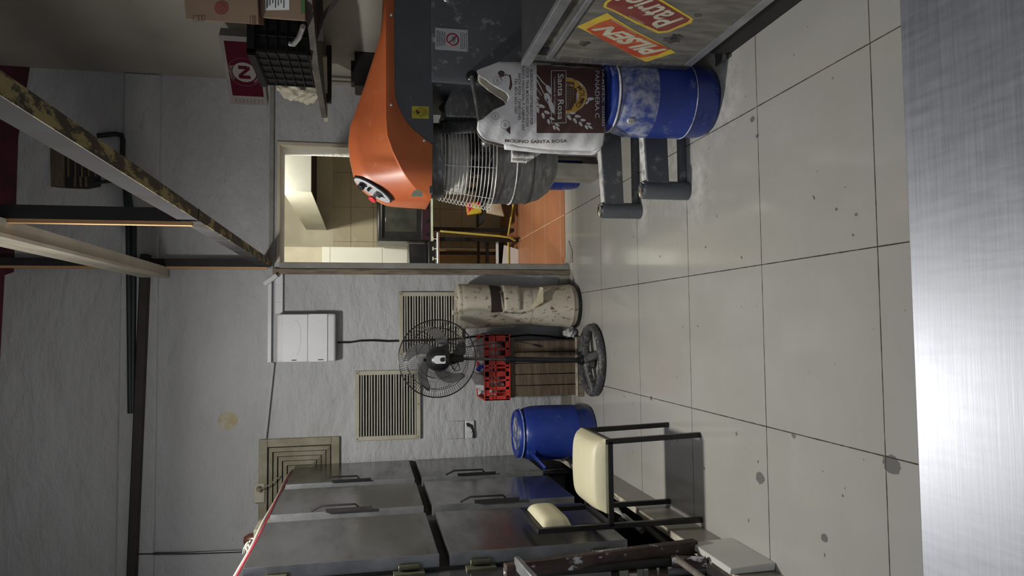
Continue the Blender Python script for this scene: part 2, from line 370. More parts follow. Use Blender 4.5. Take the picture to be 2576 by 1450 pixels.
def tag(o, label, cat, group=None, kind=None):
    o['label'] = label; o['category'] = cat
    if group: o['group'] = group
    if kind: o['kind'] = kind
    return o
def struct(name, mb, material, parent=None, **k):
    o = obj(name, mb, material, parent, **k)
    if not parent: o['kind'] = 'structure'
    return o
def lerp(a, b, t): return a+(b-a)*t
def interp(tab, x):
    if x <= tab[0][0]: return tab[0][1]
    for (a, va), (b, vb) in zip(tab, tab[1:]):
        if x <= b: return lerp(va, vb, (x-a)/(b-a))
    return tab[-1][1]
def arc(c, r, a0, a1, n, ax='XY', h=0):
    c = Vector(c); out = []
    for i in range(n+1):
        t = math.radians(lerp(a0, a1, i/n)); a, b = r*math.cos(t), r*math.sin(t)
        out.append(c+(Vector((a, b, 0)) if ax == 'XY' else Vector((a, 0, b)) if ax == 'XZ' else Vector((0, a, b))))
    return out

WY = 4.91          # back wall
# ================================================================== THE SETTING
struct('floor', MB().box(-1.65, 1.65, -0.8, WY, -0.05, 0).box(0.43, 1.22, WY, 4.985, -0.05, 0), floor_m)
wl = MB().box(-1.78, 0.43, WY, 5.19, 0, 4.3).box(1.22, 1.80, WY, 5.19, 0, 4.3).box(0.43, 1.22, WY, 5.19, 1.99, 4.3)
struct('wall_back', wl, white_wall)
struct('trim_1', MB().prism([(-1.65, WY-0.012, 3.66), (0.34, WY-0.012, 3.61), (0.36, WY-0.012, 3.56), (1.2, WY-0.012, 3.555), (1.65, WY-0.012, 3.50), (1.65, WY-0.012, 4.3), (-1.65, WY-0.012, 4.3)], (0, 0.013, 0)), maroon)
struct('wall_left', MB().box(-1.78, -1.651, -0.8, WY, 0, 4.3), white_wall)
struct('wall_right', MB().box(1.651, 1.80, -0.8, WY, 0, 4.3), beige_wall)
struct('ceiling', MB().box(-1.78, 1.80, -0.8, WY, 4.3, 4.4), beige_wall)
# plaster band (slightly proud) high on the back wall and the joint line
struct('trim_2', MB().box(-1.65, 1.65, WY-0.018, WY, 2.73, 2.95), white_wall, bevel=0.012)
# tile skirting at the foot of the back wall
struct('baseboard_back', MB().box(-1.0, 0.352, WY-0.014, WY, 0, 0.075), tile_w, bevel=0.003)
# door lining: weathered timber and grey painted reveal
struct('trim_3', MB().box(0.352, 0.388, WY-0.035, WY+0.02, 0.0, 2.03), wood_old, bevel=0.004)
grey_paint = mat('grey_gloss_paint', (0.30, 0.30, 0.28), (0.24, 0.23, 0.21), 9, 0.5)
struct('trim_4', MB().box(0.388, 0.432, WY-0.02, WY+0.06, 0.0, 1.99), grey_paint, bevel=0.004)
struct('trim_5', MB().box(0.43, 1.22, WY-0.012, WY+0.03, 1.985, 2.012).box(1.215, 1.245, WY-0.012, WY+0.03, 0, 2.012), cream_k, bevel=0.006)
struct('trim_6', MB().box(0.39, 1.65, WY-0.022, WY, 2.028, 2.055), grey_paint, bevel=0.004)

# kitchen beyond the doorway
KY = 7.5
struct('floor_kitchen', MB().box(0.0, 2.1, 4.985, KY, -0.05, 0.004), kfloor_m)
struct('wall_kitchen_back', MB().box(0.0, 2.1, KY, KY+.1, 0, 1.76), ktile_m)
struct('wall_kitchen_upper', MB().box(0.0, 2.1, KY+.004, KY+.1, 1.76, 2.9), cream_k)
struct('wall_kitchen_right', MB().box(2.0, 2.1, 5.19, KY, 0, 2.9), cream_k)
struct('wall_kitchen_left', MB().box(0.0, 0.1, 5.19, KY, 0, 2.9), cream_k)
struct('ceiling_kitchen', MB().box(0.0, 2.1, 5.19, KY, 2.9, 3.0), cream_k)
struct('wall_kitchen_column', MB().box(0.1, 0.775, 7.10, 7.45, 1.845, 2.9), cream_k)
struct('wall_kitchen_column_tiled', MB().box(0.1, 0.778, 7.097, 7.45, 0.0, 1.845), ctile_m)

# kerb under the freezer
kr = struct('baseboard_left', MB().box(-0.905, -0.885, 2.2, WY-0.015, 0, 0.150), tile_w, bevel=0.002)
struct('trim_7', MB().box(-0.912, -0.884, 2.2, WY-0.015, 0.150, 0.158), kerb_edge)
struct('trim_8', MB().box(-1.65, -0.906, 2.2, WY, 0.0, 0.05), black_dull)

# ================================================================== WORKTOP IN FRONT
t = thing('work_table', 'steel work table with scratched bright top in the foreground', 'table', (0, 0.05, 0))
obj('table_top', MB().box(-1.1, 1.1, -0.45, 0.640, 0.862, 0.875), worktop_m, t, bevel=0.003)
obj('edge_lip', MB().box(-1.1, 1.1, 0.628, 0.641, 0.83, 0.862), steel_edge, t, bevel=0.002)
for sx in (-1.05, 1.05):
    for sy in (-0.4, 0.58): obj('leg', MB().box(sx-.02, sx+.02, sy-.02, sy+.02, 0, 0.862), steel_edge, t, bevel=0.003)

# ================================================================== FREEZER
t = thing('freezer', 'tall stainless steel six-door refrigerator along the left wall', 'refrigerator', (-1.27, 3.8, 0))
FX = -0.90
body = MB().box(-1.62, FX-0.058, 2.72, 4.88, 0.345, 1.893)
obj('body', body, steel, t, bevel=0.004)
obj('gasket', MB().box(FX-0.058, FX-0.050, 2.84, 4.88, 0.36, 1.88), black_dull, t)
for y in (2.80, 4.80):
    for x in (-1.55, -1.02): obj('leg', MB().lathe([(0.022, 0.05), (0.022, 0.35)], (x, y, 0), 16), steel_edge, t, smooth=True)
rows = [(1.146, 1.879), (0.362, 1.105)]
cols = [(2.857, 3.495), (3.626, 4.175), (4.297, 4.878)]
for zi, (z0, z1) in enumerate(rows):
    for ci, (y0, y1) in enumerate(cols):
        d = obj('door', MB().box(FX-0.050, FX, y0, y1, z0, z1), steel, t, bevel=0.004)
        if ci != 99:
            fr = MB()
            e = 0.002; x0_ = FX-0.052
            fr.box(x0_, FX+e*0.4, y0-e, y0, z0, z1)
            obj('edge_strip', fr, steel_edge, d)
        # recessed latch handle on the near edge
        if ci in (1, 2):
            hz = (1.40, 1.66) if zi == 0 else (0.66, 0.93)
            h = MB()
            h.bar((FX+0.008, y0-0.012, hz[0]), (FX+0.008, y0-0.012, hz[1]-0.04), 0.016, 0.014, (0, 1, 0))
            h.tube([(FX+0.005, y0+0.010, hz[0]+.06), (FX+0.028, y0+0.004, hz[0]+.08), (FX+0.030, y0+0.002, hz[1]-.02), (FX+0.006, y0+0.006, hz[1]+.03)], 0.0055, 8)
            obj('handle', h, black_pl if ci == 2 else black_dull, d, smooth=True)
        if ci == 0:
            for hz in ((z0+0.07, z0+0.17), (z1-0.17, z1-0.07)):
                h = MB(); h.box(FX-0.075, FX-0.048, y0-0.060, y0-0.004, hz[0]-.01, hz[1]+.01)
                h.tube([(FX-0.035, y0-0.026, hz[0]+.01), (FX-0.035, y0-0.026, hz[1]-.01)], 0.011, 10)
                obj('hinge', h, brass_m, d, bevel=0.002)

# cables along the top front edge of the freezer
cb = MB()
for k, (dx, dz) in enumerate(((0, 0), (0.008, 0.008))):
    cb.tube([(FX-0.045+dx, y, 1.905+dz+0.003*math.sin(y*7+k)) for y in [4.86-0.1*i for i in range(28)]], 0.006, 8)
cab_w = mat('cable_white', (0.55, 0.53, 0.46), None, rough=0.5); cab_r = mat('cable_red', (0.35, 0.02, 0.05), None, rough=0.5)
tag(obj('cable', cb, cab_w, smooth=True), 'off-white cables running along the top front edge of the refrigerator', 'cable')
tag(obj('cable', MB().tube([(FX-0.026, y, 1.898+0.003*math.sin(y*5)) for y in [4.80-0.1*i for i in range(27)]], 0.0042, 8), cab_r, smooth=True), 'thin dark red cable running along the top front edge of the refrigerator', 'cable')
cb = MB()
for r, yy in ((0.020, 3.42), (0.025, 3.39)):
    cb.tube([Vector((-0.985, yy, 1.905))+Vector((0.02*math.sin(a*3), r*1.6*math.cos(a), 0.008+r*(1+math.sin(a)))) for a in [2*PI*i/24 for i in range(24)]], 0.004, 6, closed=True)
tag(obj('cable_coil', cb, cab_w, smooth=True), 'small coil of off-white wire on top of the refrigerator', 'cable')
t = thing('control_unit', 'small pale metal control box with red light on the refrigerator top', 'device', (-1.02, 3.78, 1.895))
obj('case', MB().prism([(-1.08, 3.68, 1.895), (-1.08, 3.90, 1.895), (-1.08, 3.90, 1.945), (-1.08, 3.86, 1.962), (-1.08, 3.68, 1.962)], (0.1, 0, 0)), diff_m, t, bevel=0.004)
obj('display', MB().box(-1.06, -1.0, 3.855, 3.905, 1.93, 1.955), black_pl, t)
red_led = bpy.data.materials.new('red_led'); red_led.use_nodes = True
red_led.node_tree.nodes['Principled BSDF'].inputs['Emission Color'].default_value = (1, 0.05, 0.06, 1)
red_led.node_tree.nodes['Principled BSDF'].inputs['Emission Strength'].default_value = 1.0
red_led.node_tree.nodes['Principled BSDF'].inputs['Base Color'].default_value = (0.5, 0.02, 0.02, 1)
obj('red_light', MB().box(-1.035, -0.998, 3.78, 3.83, 1.95, 1.968), red_led, t)
tag(obj('brown_bottle', MB().lathe([(0.0, 0), (0.035, 0.004), (0.038, 0.10), (0.034, 0.14), (0.018, 0.165), (0.0, 0.168)], (-1.12, 4.02, 1.894), 20), mat('brown_glaze', (0.07, 0.025, 0.015), None, rough=0.3), smooth=True), 'dark brown rounded bottle standing behind the control box on the refrigerator', 'bottle')
t = thing('roasting_tray', 'black shallow tray lying on the near end of the refrigerator top', 'tray', (-1.2, 2.86, 1.894))
obj('tray_body', MB().prism([(-1.40, 2.74, 1.895), (-1.02, 2.74, 1.895), (-0.985, 2.74, 1.955), (-1.43, 2.74, 1.955)], (0, 0.22, 0)), black_pl, t, bevel=0.01)
obj('rim', MB().tube([(-1.44, 2.73, 1.957), (-0.98, 2.73, 1.957), (-0.98, 2.97, 1.957), (-1.44, 2.97, 1.957)], 0.006, 8, closed=True), black_pl, t, smooth=True)

# clutter in the recess under the freezer
t = thing('whisk', 'large wire balloon whisk lying on the kerb under the refrigerator', 'whisk', (-0.93, 3.55, 0.157))
wk = MB(); A = Vector((-0.95, 3.18, 0.19)); B = Vector((-0.895, 3.62, 0.235))
for k in range(7):
    a = PI*k/7; sd = Vector((math.cos(a)*0.5, 0, math.sin(a)))
    pts = []
    for i in range(25):
        s_ = i/24*2; q = s_ if s_ <= 1 else 2-s_; sg = 1 if s_ <= 1 else -1
        rr = 0.045*math.sin(PI*min(q*0.62+0.0, 1))
        pts.append(A.lerp(B, 0.3+0.7*math.sin(q*PI/2)) + sd*rr*sg)
    wk.tube(pts, 0.0014, 5, cap=False)
obj('wires', wk, wire_m, t, smooth=True)
obj('grip', MB().tube([A+(A-B)*0.1, A.lerp(B, 0.32)], 0.014, 10), steel_edge, t, smooth=True)
tag(obj('compressor_drum', MB().lathe([(0.0, 0), (0.075, 0.0), (0.08, 0.01), (0.08, 0.12), (0.06, 0.14), (0, 0.145)], (-1.02, 3.52, 0.05), 24), black_dull, smooth=True), 'dull black round motor housing in the recess under the refrigerator', 'motor')
tag(obj('waste_pipe', MB().tube([(-0.99, 3.45, 0.17), (-0.95, 3.15, 0.14), (-0.97, 2.95, 0.13)], 0.018, 12), mat('grey_pvc', (0.12, 0.11, 0.10), None, rough=0.5), smooth=True), 'grey pipe lying in the dark recess under the refrigerator', 'pipe')
tag(obj('scrap_plate', MB().bar((-0.96, 3.40, 0.075), (-0.93, 2.85, 0.075), 0.07, 0.012), steel_edge), 'flat metal strip lying behind the kerb under the refrigerator', 'metal strip')

# white slab leaning on the kerb
tag(obj('ceramic_slab', MB().prism([(-0.883, 2.335, 0.004), (-0.856, 2.335, 0.0), (-0.862, 2.335, 0.176), (-0.884, 2.335, 0.18)], (0, 0.31, 0)), white_tile, bevel=0.003), 'white ceramic slab leaning against the kerb on the floor', 'tile')

# rack at lower left: rust bar, black tubes, diagonal rod
t = thing('trolley_rack', 'rusty flaked rack upright with black tubes beside the near end of the refrigerator', 'rack', (-0.90, 2.6, 0.157))
obj('upright', MB().bar(PX(1270, 1438, -0.872), PX(1750, 1374, -0.872), 0.05, 0.036, (0, 1, 0)), rust_m, t, bevel=0.004)
obj('side_tube', MB().tube([PX(1300, 1446, -0.90), PX(1778, 1408, -0.90)], 0.016, 12), black_dull, t, smooth=True)
obj('front_plate', MB().bar(PX(1300, 1416, -0.845), PX(1352, 1475, -0.845), 0.02, 0.045, (1, 0, 0)), steel_edge, t, bevel=0.004)
obj('brace', MB().tube([PX(1700, 1405, -0.88), PX(1800, 1480, -0.88)], 0.012, 10), mat('worn_rod', (0.14, 0.12, 0.10), (0.2, 0.18, 0.15), 20, 0.5), t, smooth=True)
for x in (1545, 1590, 1640, 1668):
    obj('crossbar', MB().bar(PX(x, 1422, -0.93), PX(x+6, 1490, -0.93), 0.03, 0.03), rust_m, t)
obj('foot_tube', MB().tube([PX(1690, 1414, -0.89), PX(1776, 1416, -0.89)], 0.022, 12), rust_m, t, smooth=True)

# ================================================================== CHAIR
t = thing('chair', 'low square-tube chair with cream vinyl seat and backrest and black frame', 'chair', (-0.68, 3.08, 0))
cx0, cx1, cy0, cy1 = -0.853, -0.50, 2.905, 3.235; q = 0.022; zs = 0.425
for (x, y, h) in ((cx0, cy0, 0.735), (cx0, cy1, 0.735), (cx1, cy0, zs+.01), (cx1, cy1, zs+.01)):
    obj('leg', MB().bar((x+(0.012 if x > -0.7 else 0), y, 0.0), (x, y, h), q, q, (0, 1, 0)), black_m, t, bevel=0.002)
obj('seat_frame', MB().box(cx0, cx1, cy0-q/2, cy0+q/2, zs-q, zs).box(cx0, cx1, cy1-q/2, cy1+q/2, zs-q, zs)
    .box(cx0-q/2, cx0+q/2, cy0, cy1, zs-q, zs).box(cx1-q/2, cx1+q/2, cy0, cy1, zs-q, zs), black_m, t, bevel=0.002)
obj('back_rail', MB().box(cx0-q/2, cx0+q/2, cy0, cy1, 0.715, 0.737), black_m, t, bevel=0.002)
def cushion(u, v):
    x = lerp(cx0+0.055, cx1+0.012, u); y = lerp(cy0-0.010, cy1+0.010, v)
    e = (1-abs(2*u-1)**5)*(1-abs(2*v-1)**5)
    return Vector((x, y, zs+0.012+0.056*max(e, 0)**0.42+0.012*(1-(2*u-1)**2)*(1-(2*v-1)**2)))
cs = MB().grid(cushion, 26, 26)
cs.box(cx0+0.055, cx1+0.012, cy0-0.010, cy1+0.010, zs+0.001, zs+0.0125)
obj('seat', cs, cream_v, t, smooth=True)
def backc(u, v):
    e = (1-abs(2*u-1)**6)*(1-abs(2*v-1)**4)
    return Vector((cx0+0.006+0.040*max(e, 0)**0.5, lerp(cy0+0.014, cy1-0.014, u), lerp(0.582, 0.708, v)))
bk = MB().grid(backc, 24, 16).box(cx0-0.006, cx0+0.0065, cy0+0.014, cy1-0.014, 0.582, 0.708)
obj('backrest', bk, cream_v, t, smooth=True)

# ================================================================== BLUE DRUMS
def drum(cx, cy, r, h, m1, label, flour=False, lid=True):
    t = thing('plastic_drum', label, 'drum', (cx, cy, 0), 'blue plastic drums')
    pr_ = [(0, 0.0), (r*0.80, 0.0), (r*0.87, 0.006), (r*0.925, h*0.06), (r*0.955, h*0.12), (r*0.975, h*0.235), (r*0.985, h*0.24), (r*0.985, h*0.25), (r*0.98, h*0.255), (r, h*0.45), (r, h*0.70), (r*0.985, h*0.80), (r*0.93, h*0.88), (r*0.86, h*0.925), (r*0.84, h*0.93)]
    obj('body', MB().lathe(pr_, (cx, cy, 0), 64), m1, t, smooth=True)
    if flour:
        obj('flour_dusting', MB().lathe([(r*1.003, h*0.60), (r*1.003, h*0.70), (r*0.989, h*0.80), (r*0.934, h*0.88), (r*0.864, h*0.926)], (cx, cy, 0), 64), blue_flour2, t, smooth=True)
        obj('flour_ring', MB().tube(arc((cx, cy, h*0.245), r*0.986, 0, 352, 44), 0.0022, 6, closed=True), flour_m, t, smooth=True)
    obj('lid', MB().lathe([(r*0.84, h*0.93), (r*0.885, h*0.935), (r*0.89, h*0.955), (r*0.87, h*0.985), (r*0.84, h*0.998), (r*0.80, h), (r*0.77, h*0.985), (r*0.70, h*0.975), (r*0.55, h*0.98), (r*0.30, h*0.985), (0, h*0.985)], (cx, cy, 0), 64), m1, t, smooth=True)
    obj('clamp_ring', MB().tube(arc((cx, cy, h*0.947), r*0.895, 0, 352.5, 47), r*0.028, 8, closed=True), blue_light if not flour else flour_m, t, smooth=True)
    return t
d1 = drum(0.943, 2.772, 0.158, 0.462, blue_floury, 'flour-dusted blue plastic drum under the flour sack', True)
obj('tap_stub', MB().tube([(0.835, 2.70, 0.385), (0.815, 2.67, 0.38)], [0.012, 0.014], 10), flour_m, d1, smooth=True)
d2 = drum(-0.690, 4.46, 0.172, 0.500, blue_m, 'closed blue plastic drum by the back wall behind the chair')
obj('lever_handle', MB().bar((-0.79, 4.33, 0.43), (-0.875, 4.235, 0.36), 0.028, 0.012).box(-0.80, -0.77, 4.31, 4.34, 0.40, 0.455), blue_m, d2, bevel=0.003)
obj('lid_scuff', MB().lathe([(0.02, 0.4935), (0.105, 0.4905)], (-0.69, 4.46, 0.003), 32), mat('scuffed_white', (0.42, 0.42, 0.40), (0.05, 0.08, 0.26), 12, 0.6, lo=0.45, hi=0.55), d2)
drum(1.06, 4.66, 0.14, 0.48, blue_m, 'blue drum half hidden under the table behind the mixer')

# ================================================================== MIXER
t = thing('dough_mixer', 'big orange and grey floor-standing dough mixer with wire-guarded bowl', 'mixer', (1.1, 3.25, 0))
MYN = 3.03; MC = 3.25      # near face, centre
def xz(px, py, Y=MYN): p = PY(px, py, Y); return p.x, p.z
top_t = [(497, 985), (492, 974), (479, 950), (460, 922), (440, 899), (425, 890), (380, 880), (340, 876), (300, 880), (260, 895), (200, 915), (120, 940), (60, 958), (0, 964), (-80, 966), (-160, 968)]
cre_t = [(492, 1078), (478, 1052), (455, 1030), (430, 1010), (380, 985), (340, 971), (300, 968), (230, 967), (100, 967), (0, 967), (-160, 968.5)]
bot_t = [(494, 1088), (352, 1088), (345, 1068), (325, 1040), (295, 1015), (262, 1000), (235, 993), (100, 992), (0, 991), (-160, 991)]
def pt(tab, y): return interp(sorted((a, b) for a, b in tab), y)
hd = MB(); secs = []
ys = [492, 486, 478, 466, 455, 440, 425, 402, 380, 360, 340, 320, 300, 280, 260, 240, 225, 200, 160, 120, 60, 0, -60, -105]
for y in ys:
    xb, zb = xz(pt(bot_t, y), y); xc, zc = xz(pt(cre_t, y), y); xt, zt = xz(min(pt(top_t, y), pt(cre_t, y)-0.5), y, MYN+0.08)
    X = PY(1000, y, MYN).x
    k = min(1, max(0, (492-y)/60.0)); k = k**0.5     # nose narrows
    hw = lerp(0.13, 0.215, k); tw = lerp(0.06, 0.115, k)
    zm = lerp(zc, zt, 0.72)
    s_ = [(X, MC-hw, zb), (X, MC-hw-0.002, lerp(zb, zc, .5)), (X, MC-hw, zc-0.006), (X, MC-hw+0.010, zc), (X, MC-lerp(hw, tw, .62), zm), (X, MC-tw, zt-0.006), (X, MC-tw+0.03, zt), (X, MC, zt+0.003),
          (X, MC+tw-0.03, zt), (X, MC+tw, zt-0.006), (X, MC+lerp(hw, tw, .62), zm), (X, MC+hw-0.010, zc), (X, MC+hw, zc-0.006), (X, MC+hw, zb)]
    secs.append(s_)
n_ = len(secs[0]); vs = [p for s_ in secs for p in s_]; fs = []
for i in range(len(secs)-1):
    for j in range(n_-1): fs.append((i*n_+j, i*n_+j+1, (i+1)*n_+j+1, (i+1)*n_+j))
fs.append(tuple(range(n_))); fs.append(tuple((len(secs)-1)*n_+j for j in range(n_-1, -1, -1)))
i0 = 0
hd.add(vs, fs)
# underside of the nose
zb0 = xz(1088, 450)[1]
hood = obj('head_cover', hd, orange_m, t, smooth=True)
nose_x = PY(1088, 494, MYN).x
obj('head_base', MB().box(nose_x+0.02, 0.86, MC-0.19, MC+0.19, zb0-0.004, zb0+0.01), grey_m, t)
gx = PY(1040, 352, MYN).x
obj('head_housing', MB().box(0.79, 1.63, MC-0.212, MC+0.212, 1.143, 1.325), grey_m, t, bevel=0.006)
for (sx, sy) in ((985, 37), (985, 263), (1068, 353)):
    p = PY(sx, sy, MC-0.218)
    obj('bolt', MB().lathe([(0.0, -0.006), (0.005, -0.005), (0.0075, -0.001), (0.0075, 0.004)], p, 12, axis='Y'), screw_m, t, smooth=True)
# control panel on the nose slope
pc = PY(950, 467, MC-0.10); 
A = PY(900, 437, MC-0.10); B = PY(990, 495, MC-0.10)
du = (B-A).normalized(); dn = Vector((-du.z, 0, du.x))
if dn.x > 0: dn = -dn
nrm = Vector((-abs(du.z), -0.30, abs(du.x))).normalized() if True else dn
side = nrm.cross(du).normalized(); nrm = du.cross(side).normalized()
if nrm.x > 0: nrm = -nrm
half = (B-A).length/2; cc = (A+B)/2 + side*0.0
if side.y < 0: side = -side
cc = cc + side*0.012
def disc(mb, c, a, b, n, off, thick, k=40):
    pts = [c+n*off+a*math.cos(2*PI*i/k)+b*math.sin(2*PI*i/k) for i in range(k)]
    return mb.prism(pts, n*thick)
silver_pan = mat('panel_silver', (0.55, 0.55, 0.57), (0.40, 0.40, 0.43), 30, 0.4, 0.3)
pan = obj('control_panel', disc(MB(), cc, du*half, side*0.044, nrm, -0.015, 0.042), silver_pan, t, bevel=0.002)
obj('panel_gasket', disc(MB(), cc, du*half*1.06, side*0.049, nrm, -0.015, 0.036), black_pl, pan)
def knob(tpos, so, r, h, m_, nm):
    c_ = cc+du*half*tpos+side*so
    return obj(nm, disc(MB(), c_, du*r, side*r, nrm, 0.027, h, 20), m_, pan, bevel=0.002)
knob(-0.52, -0.005, 0.016, 0.022, black_pl, 'selector_knob')
knob(-0.15, -0.014, 0.007, 0.018, black_pl, 'toggle')
knob(0.25, -0.006, 0.009, 0.030, steel_edge, 'button_stem')
obj('stop_button', disc(MB(), cc+du*half*0.25-side*0.006, du*0.018, side*0.018, nrm, 0.057, 0.012, 24), red_knob, pan, bevel=0.003)
obj('dial_mark', MB().add([cc+nrm*0.0278+du*half*a+side*b for a, b in ((0.30, 0.018), (0.45, 0.024), (0.52, 0.0), (0.75, -0.012), (0.45, -0.014))], [(0, 1, 2, 3, 4)]), black_ink, pan)
# badges and stickers
p = PY(1052, 492, MC-0.19)
obj('badge', MB().prism([PY(x, y, MC-0.2155) for x, y in ((1034, 495), (1037, 486), (1043, 479), (1050, 477), (1058, 480), (1063, 486), (1064, 495))], (0, -0.0012, 0)), mat('cream_badge', (0.62, 0.64, 0.50), None, rough=0.4), t)
YS = MC-0.213
st = obj('warning_sticker', MB().prism([PY(x, y, YS) for x, y in ((1036, 267), (1036, 298), (1079, 299), (1079, 268))], (0, -0.0008, 0)), yellow_st, t)
tri = MB(); T0 = [PY(x, y, YS-0.0012) for x, y in ((1039, 282), (1059.5, 269.5), (1060, 294.5))]
for a, b in ((0, 1), (1, 2), (2, 0)): tri.bar(T0[a], T0[b], 0.0010, 0.0014, (0, 1, 0))
tri.prism([PY(x, y, YS-0.001) for x, y in ((1046, 279), (1052, 277), (1050, 282), (1056, 279), (1055, 286), (1049, 286))], (0, -0.0005, 0))
for i, x in enumerate((1064, 1067.5, 1071, 1074.5)): tri.bar(PY(x, 272+i, YS-0.001), PY(x, 294-2*i, YS-0.001), 0.0012, 0.0008, (0, 1, 0))
obj('warning_symbol', tri, black_ink, st)
# column
CN = 3.02
obj('column', MB().prism([(1.052, CN+0.03, 0.12), (1.06, CN+0.008, 0.12), (1.082, CN, 0.12), (1.64, CN, 0.12), (1.64, 3.50, 0.12), (1.052, 3.50, 0.12)], (0, 0, 1.03)), grey_flour, t, smooth=True)
# no-smoking notice
def onC(x, y, d=0.0): return PY(x, y, CN-0.001-d)
def quadfn(BL, BR, TR, TL):
    def f(u, v): return (BL.lerp(BR, u)).lerp(TL.lerp(TR, u), v)
    return f
st = obj('safety_notice', MB().prism([onC(x, y) for x, y in ((1095, 70), (1095, 124), (1177, 130), (1177, 76))], (0, -0.0008, 0)), white_st, t)
tx = MB()
for i, (s_, y0_, y1_) in enumerate((('ATTENZIONE', 117, 76), ('ATTENTION', 115, 79), ('ATTENTION', 115.5, 79.5), ('ATENCION', 114, 82))):
    x0_ = 1098.2+i*5.9; o_ = 0.5
    tx.text(s_, quadfn(onC(x0_+4.2, y0_, .0012), onC(x0_+4.2+o_, y1_, .0012), onC(x0_, y1_, .0012), onC(x0_, y0_, .0012)), offset=0.02)
for i, (y0_, y1_) in enumerate(((124, 82), (125, 82), (122, 85), (128, 80))):
    x0_ = 1159.5+i*4.6; yy = y1_; rn = random.Random(i)
    while yy < y0_:
        w_ = rn.uniform(2, 6); tx.bar(onC(x0_, yy, .0012), onC(x0_, min(yy+w_, y0_), .0012), 0.0022, 0.0006, (0, 1, 0)); yy += w_+1.2
obj('lettering', tx, black_ink, st)
rg = MB(); cA = onC(1138.5, 99.5, .0015)
rr_ = (onC(1138.5, 85, .0015)-cA).length
rg.tube(arc(cA, rr_, 0, 350, 35, 'XZ'), 0.0030, 6, closed=True)
rg.bar(cA+Vector((rr_*.7, 0, -rr_*.7)), cA+Vector((-rr_*.7, 0, rr_*.7)), 0.0045, 0.002, (0, 1, 0))
obj('prohibition_ring', rg, red_ink, st)
sm = MB(); sm.tube([cA+Vector(v)*rr_ for v in ((-.5, 0, -.3), (-.1, 0, -.1), (.0, 0, -.5), (.35, 0, -.3), (.25, 0, .1), (.55, 0, -.1))], 0.0013, 6); obj('cigarette_mark', sm, black_ink, st)
# lever
lv = obj('lever_pivot', MB().lathe([(0.0, -0.014), (0.02, -0.012), (0.026, -0.004), (0.026, 0.004)], PY(1187, 193, CN-0.004), 24, axis='Y'), black_pl, t, smooth=True)
p0 = PY(1187, 193, CN-0.02); p1 = PY(1212, 338, CN-0.09); p2 = PY(1222, 358, CN-0.10)
obj('lever_rod', MB().tube([p0, p0.lerp(p1, .5), p1], [0.010, 0.0085, 0.0095], 12), dusty_steel, t, smooth=True)
kb = obj('lever_knob', MB().sphere(p2, 0.0205, 20), dusty_steel, t, smooth=True)
# bowl carrier arm between column and bowl
obj('bowl_bracket', MB().prism([PY(x, y, 3.12) for x, y in ((1140, 216), (1290, 216), (1290, 300), (1122, 294), (1117, 268))], (0, 0.26, 0)), dusty_steel, t, bevel=0.006)
obj('gear_cover', MB().tube([(1.06, 3.27, 1.02), (0.90, 3.27, 0.93)], [0.09, 0.075], 24), bowl_m, t, smooth=True)
BX, BYc = 0.770, 3.25
obj('bowl', MB().lathe([(0.0, 0.545), (0.05, 0.545), (0.10, 0.556), (0.145, 0.585), (0.178, 0.63), (0.194, 0.68), (0.199, 0.74), (0.2, 0.86), (0.203, 0.868), (0.206, 0.876), (0.198, 0.878), (0.194, 0.868), (0.193, 0.74), (0.186, 0.68), (0.14, 0.60), (0.0, 0.56)], (BX, BYc, 0), 64), bowl_m, t, smooth=True)
obj('flour_bead', MB().tube(arc((BX, BYc, 0.767), 0.2005, 0, 352, 44), 0.0032, 6, closed=True), flour_m, t, smooth=True)
obj('seam_bead', MB().tube(arc((BX, BYc, 0.688), 0.196, 0, 352, 44), 0.0028, 6, closed=True), black_dull, t, smooth=True)
lg = MB()
p = PY(1300, 388, BYc-0.205)
lg.box(p.x-0.035, p.x+0.04, BYc-0.222, BYc-0.185, 0.735, 0.80)
lg.lathe([(0.012, 0.70), (0.012, 0.80)], (p.x-0.01, BYc-0.225, 0), 14)
lg.prism([(p.x-0.04, BYc-0.224, 0.735), (p.x+0.02, BYc-0.224, 0.74), (p.x+0.03, BYc-0.224, 0.68), (p.x+0.005, BYc-0.224, 0.665)], (0, 0.03, 0))
obj('bowl_lug', lg, flour_m, t, bevel=0.003)
# upper ring, inner guard plate, shaft and beater
obj('guard_ring', MB().lathe([(0.168, 1.085), (0.172, 1.085), (0.172, 1.143), (0.168, 1.143)], (BX-0.01, BYc, 0), 48), dusty_steel, t, smooth=True)
obj('inner_shield', MB().lathe([(0.150, 1.10), (0.150, 0.985), (0.146, 0.975)], (BX-0.01, BYc, 0), 40, a0=PI*0.98, a1=PI*1.75), mat('pale_shield', (0.55, 0.54, 0.50), (0.40, 0.39, 0.35), 8, 0.35), t, smooth=True, solid=0.003)
obj('spindle', MB().lathe([(0.022, 0.62), (0.022, 1.15)], (BX+0.02, BYc, 0), 20), bowl_m, t, smooth=True)
sp_ = MB(); sp_.tube([(BX+0.02+(0.03+0.07*math.sin(PI*i/40))*math.cos(i/40*3.6*PI), BYc+(0.03+0.07*math.sin(PI*i/40))*math.sin(i/40*3.6*PI), 1.02-0.40*i/40) for i in range(41)], 0.011, 10)
obj('dough_hook', sp_, dusty_steel, t, smooth=True)
obj('back_shield', MB().lathe([(0.205, 0.868), (0.172, 1.10)], (BX, BYc, 0), 30, a0=-PI*0.36, a1=PI*0.55), dusty_steel, t, smooth=True, solid=0.003)
gd = MB(); NR = 17
def gr(z): return lerp(0.166, 0.213, ((1.118-z)/0.255)**0.85)
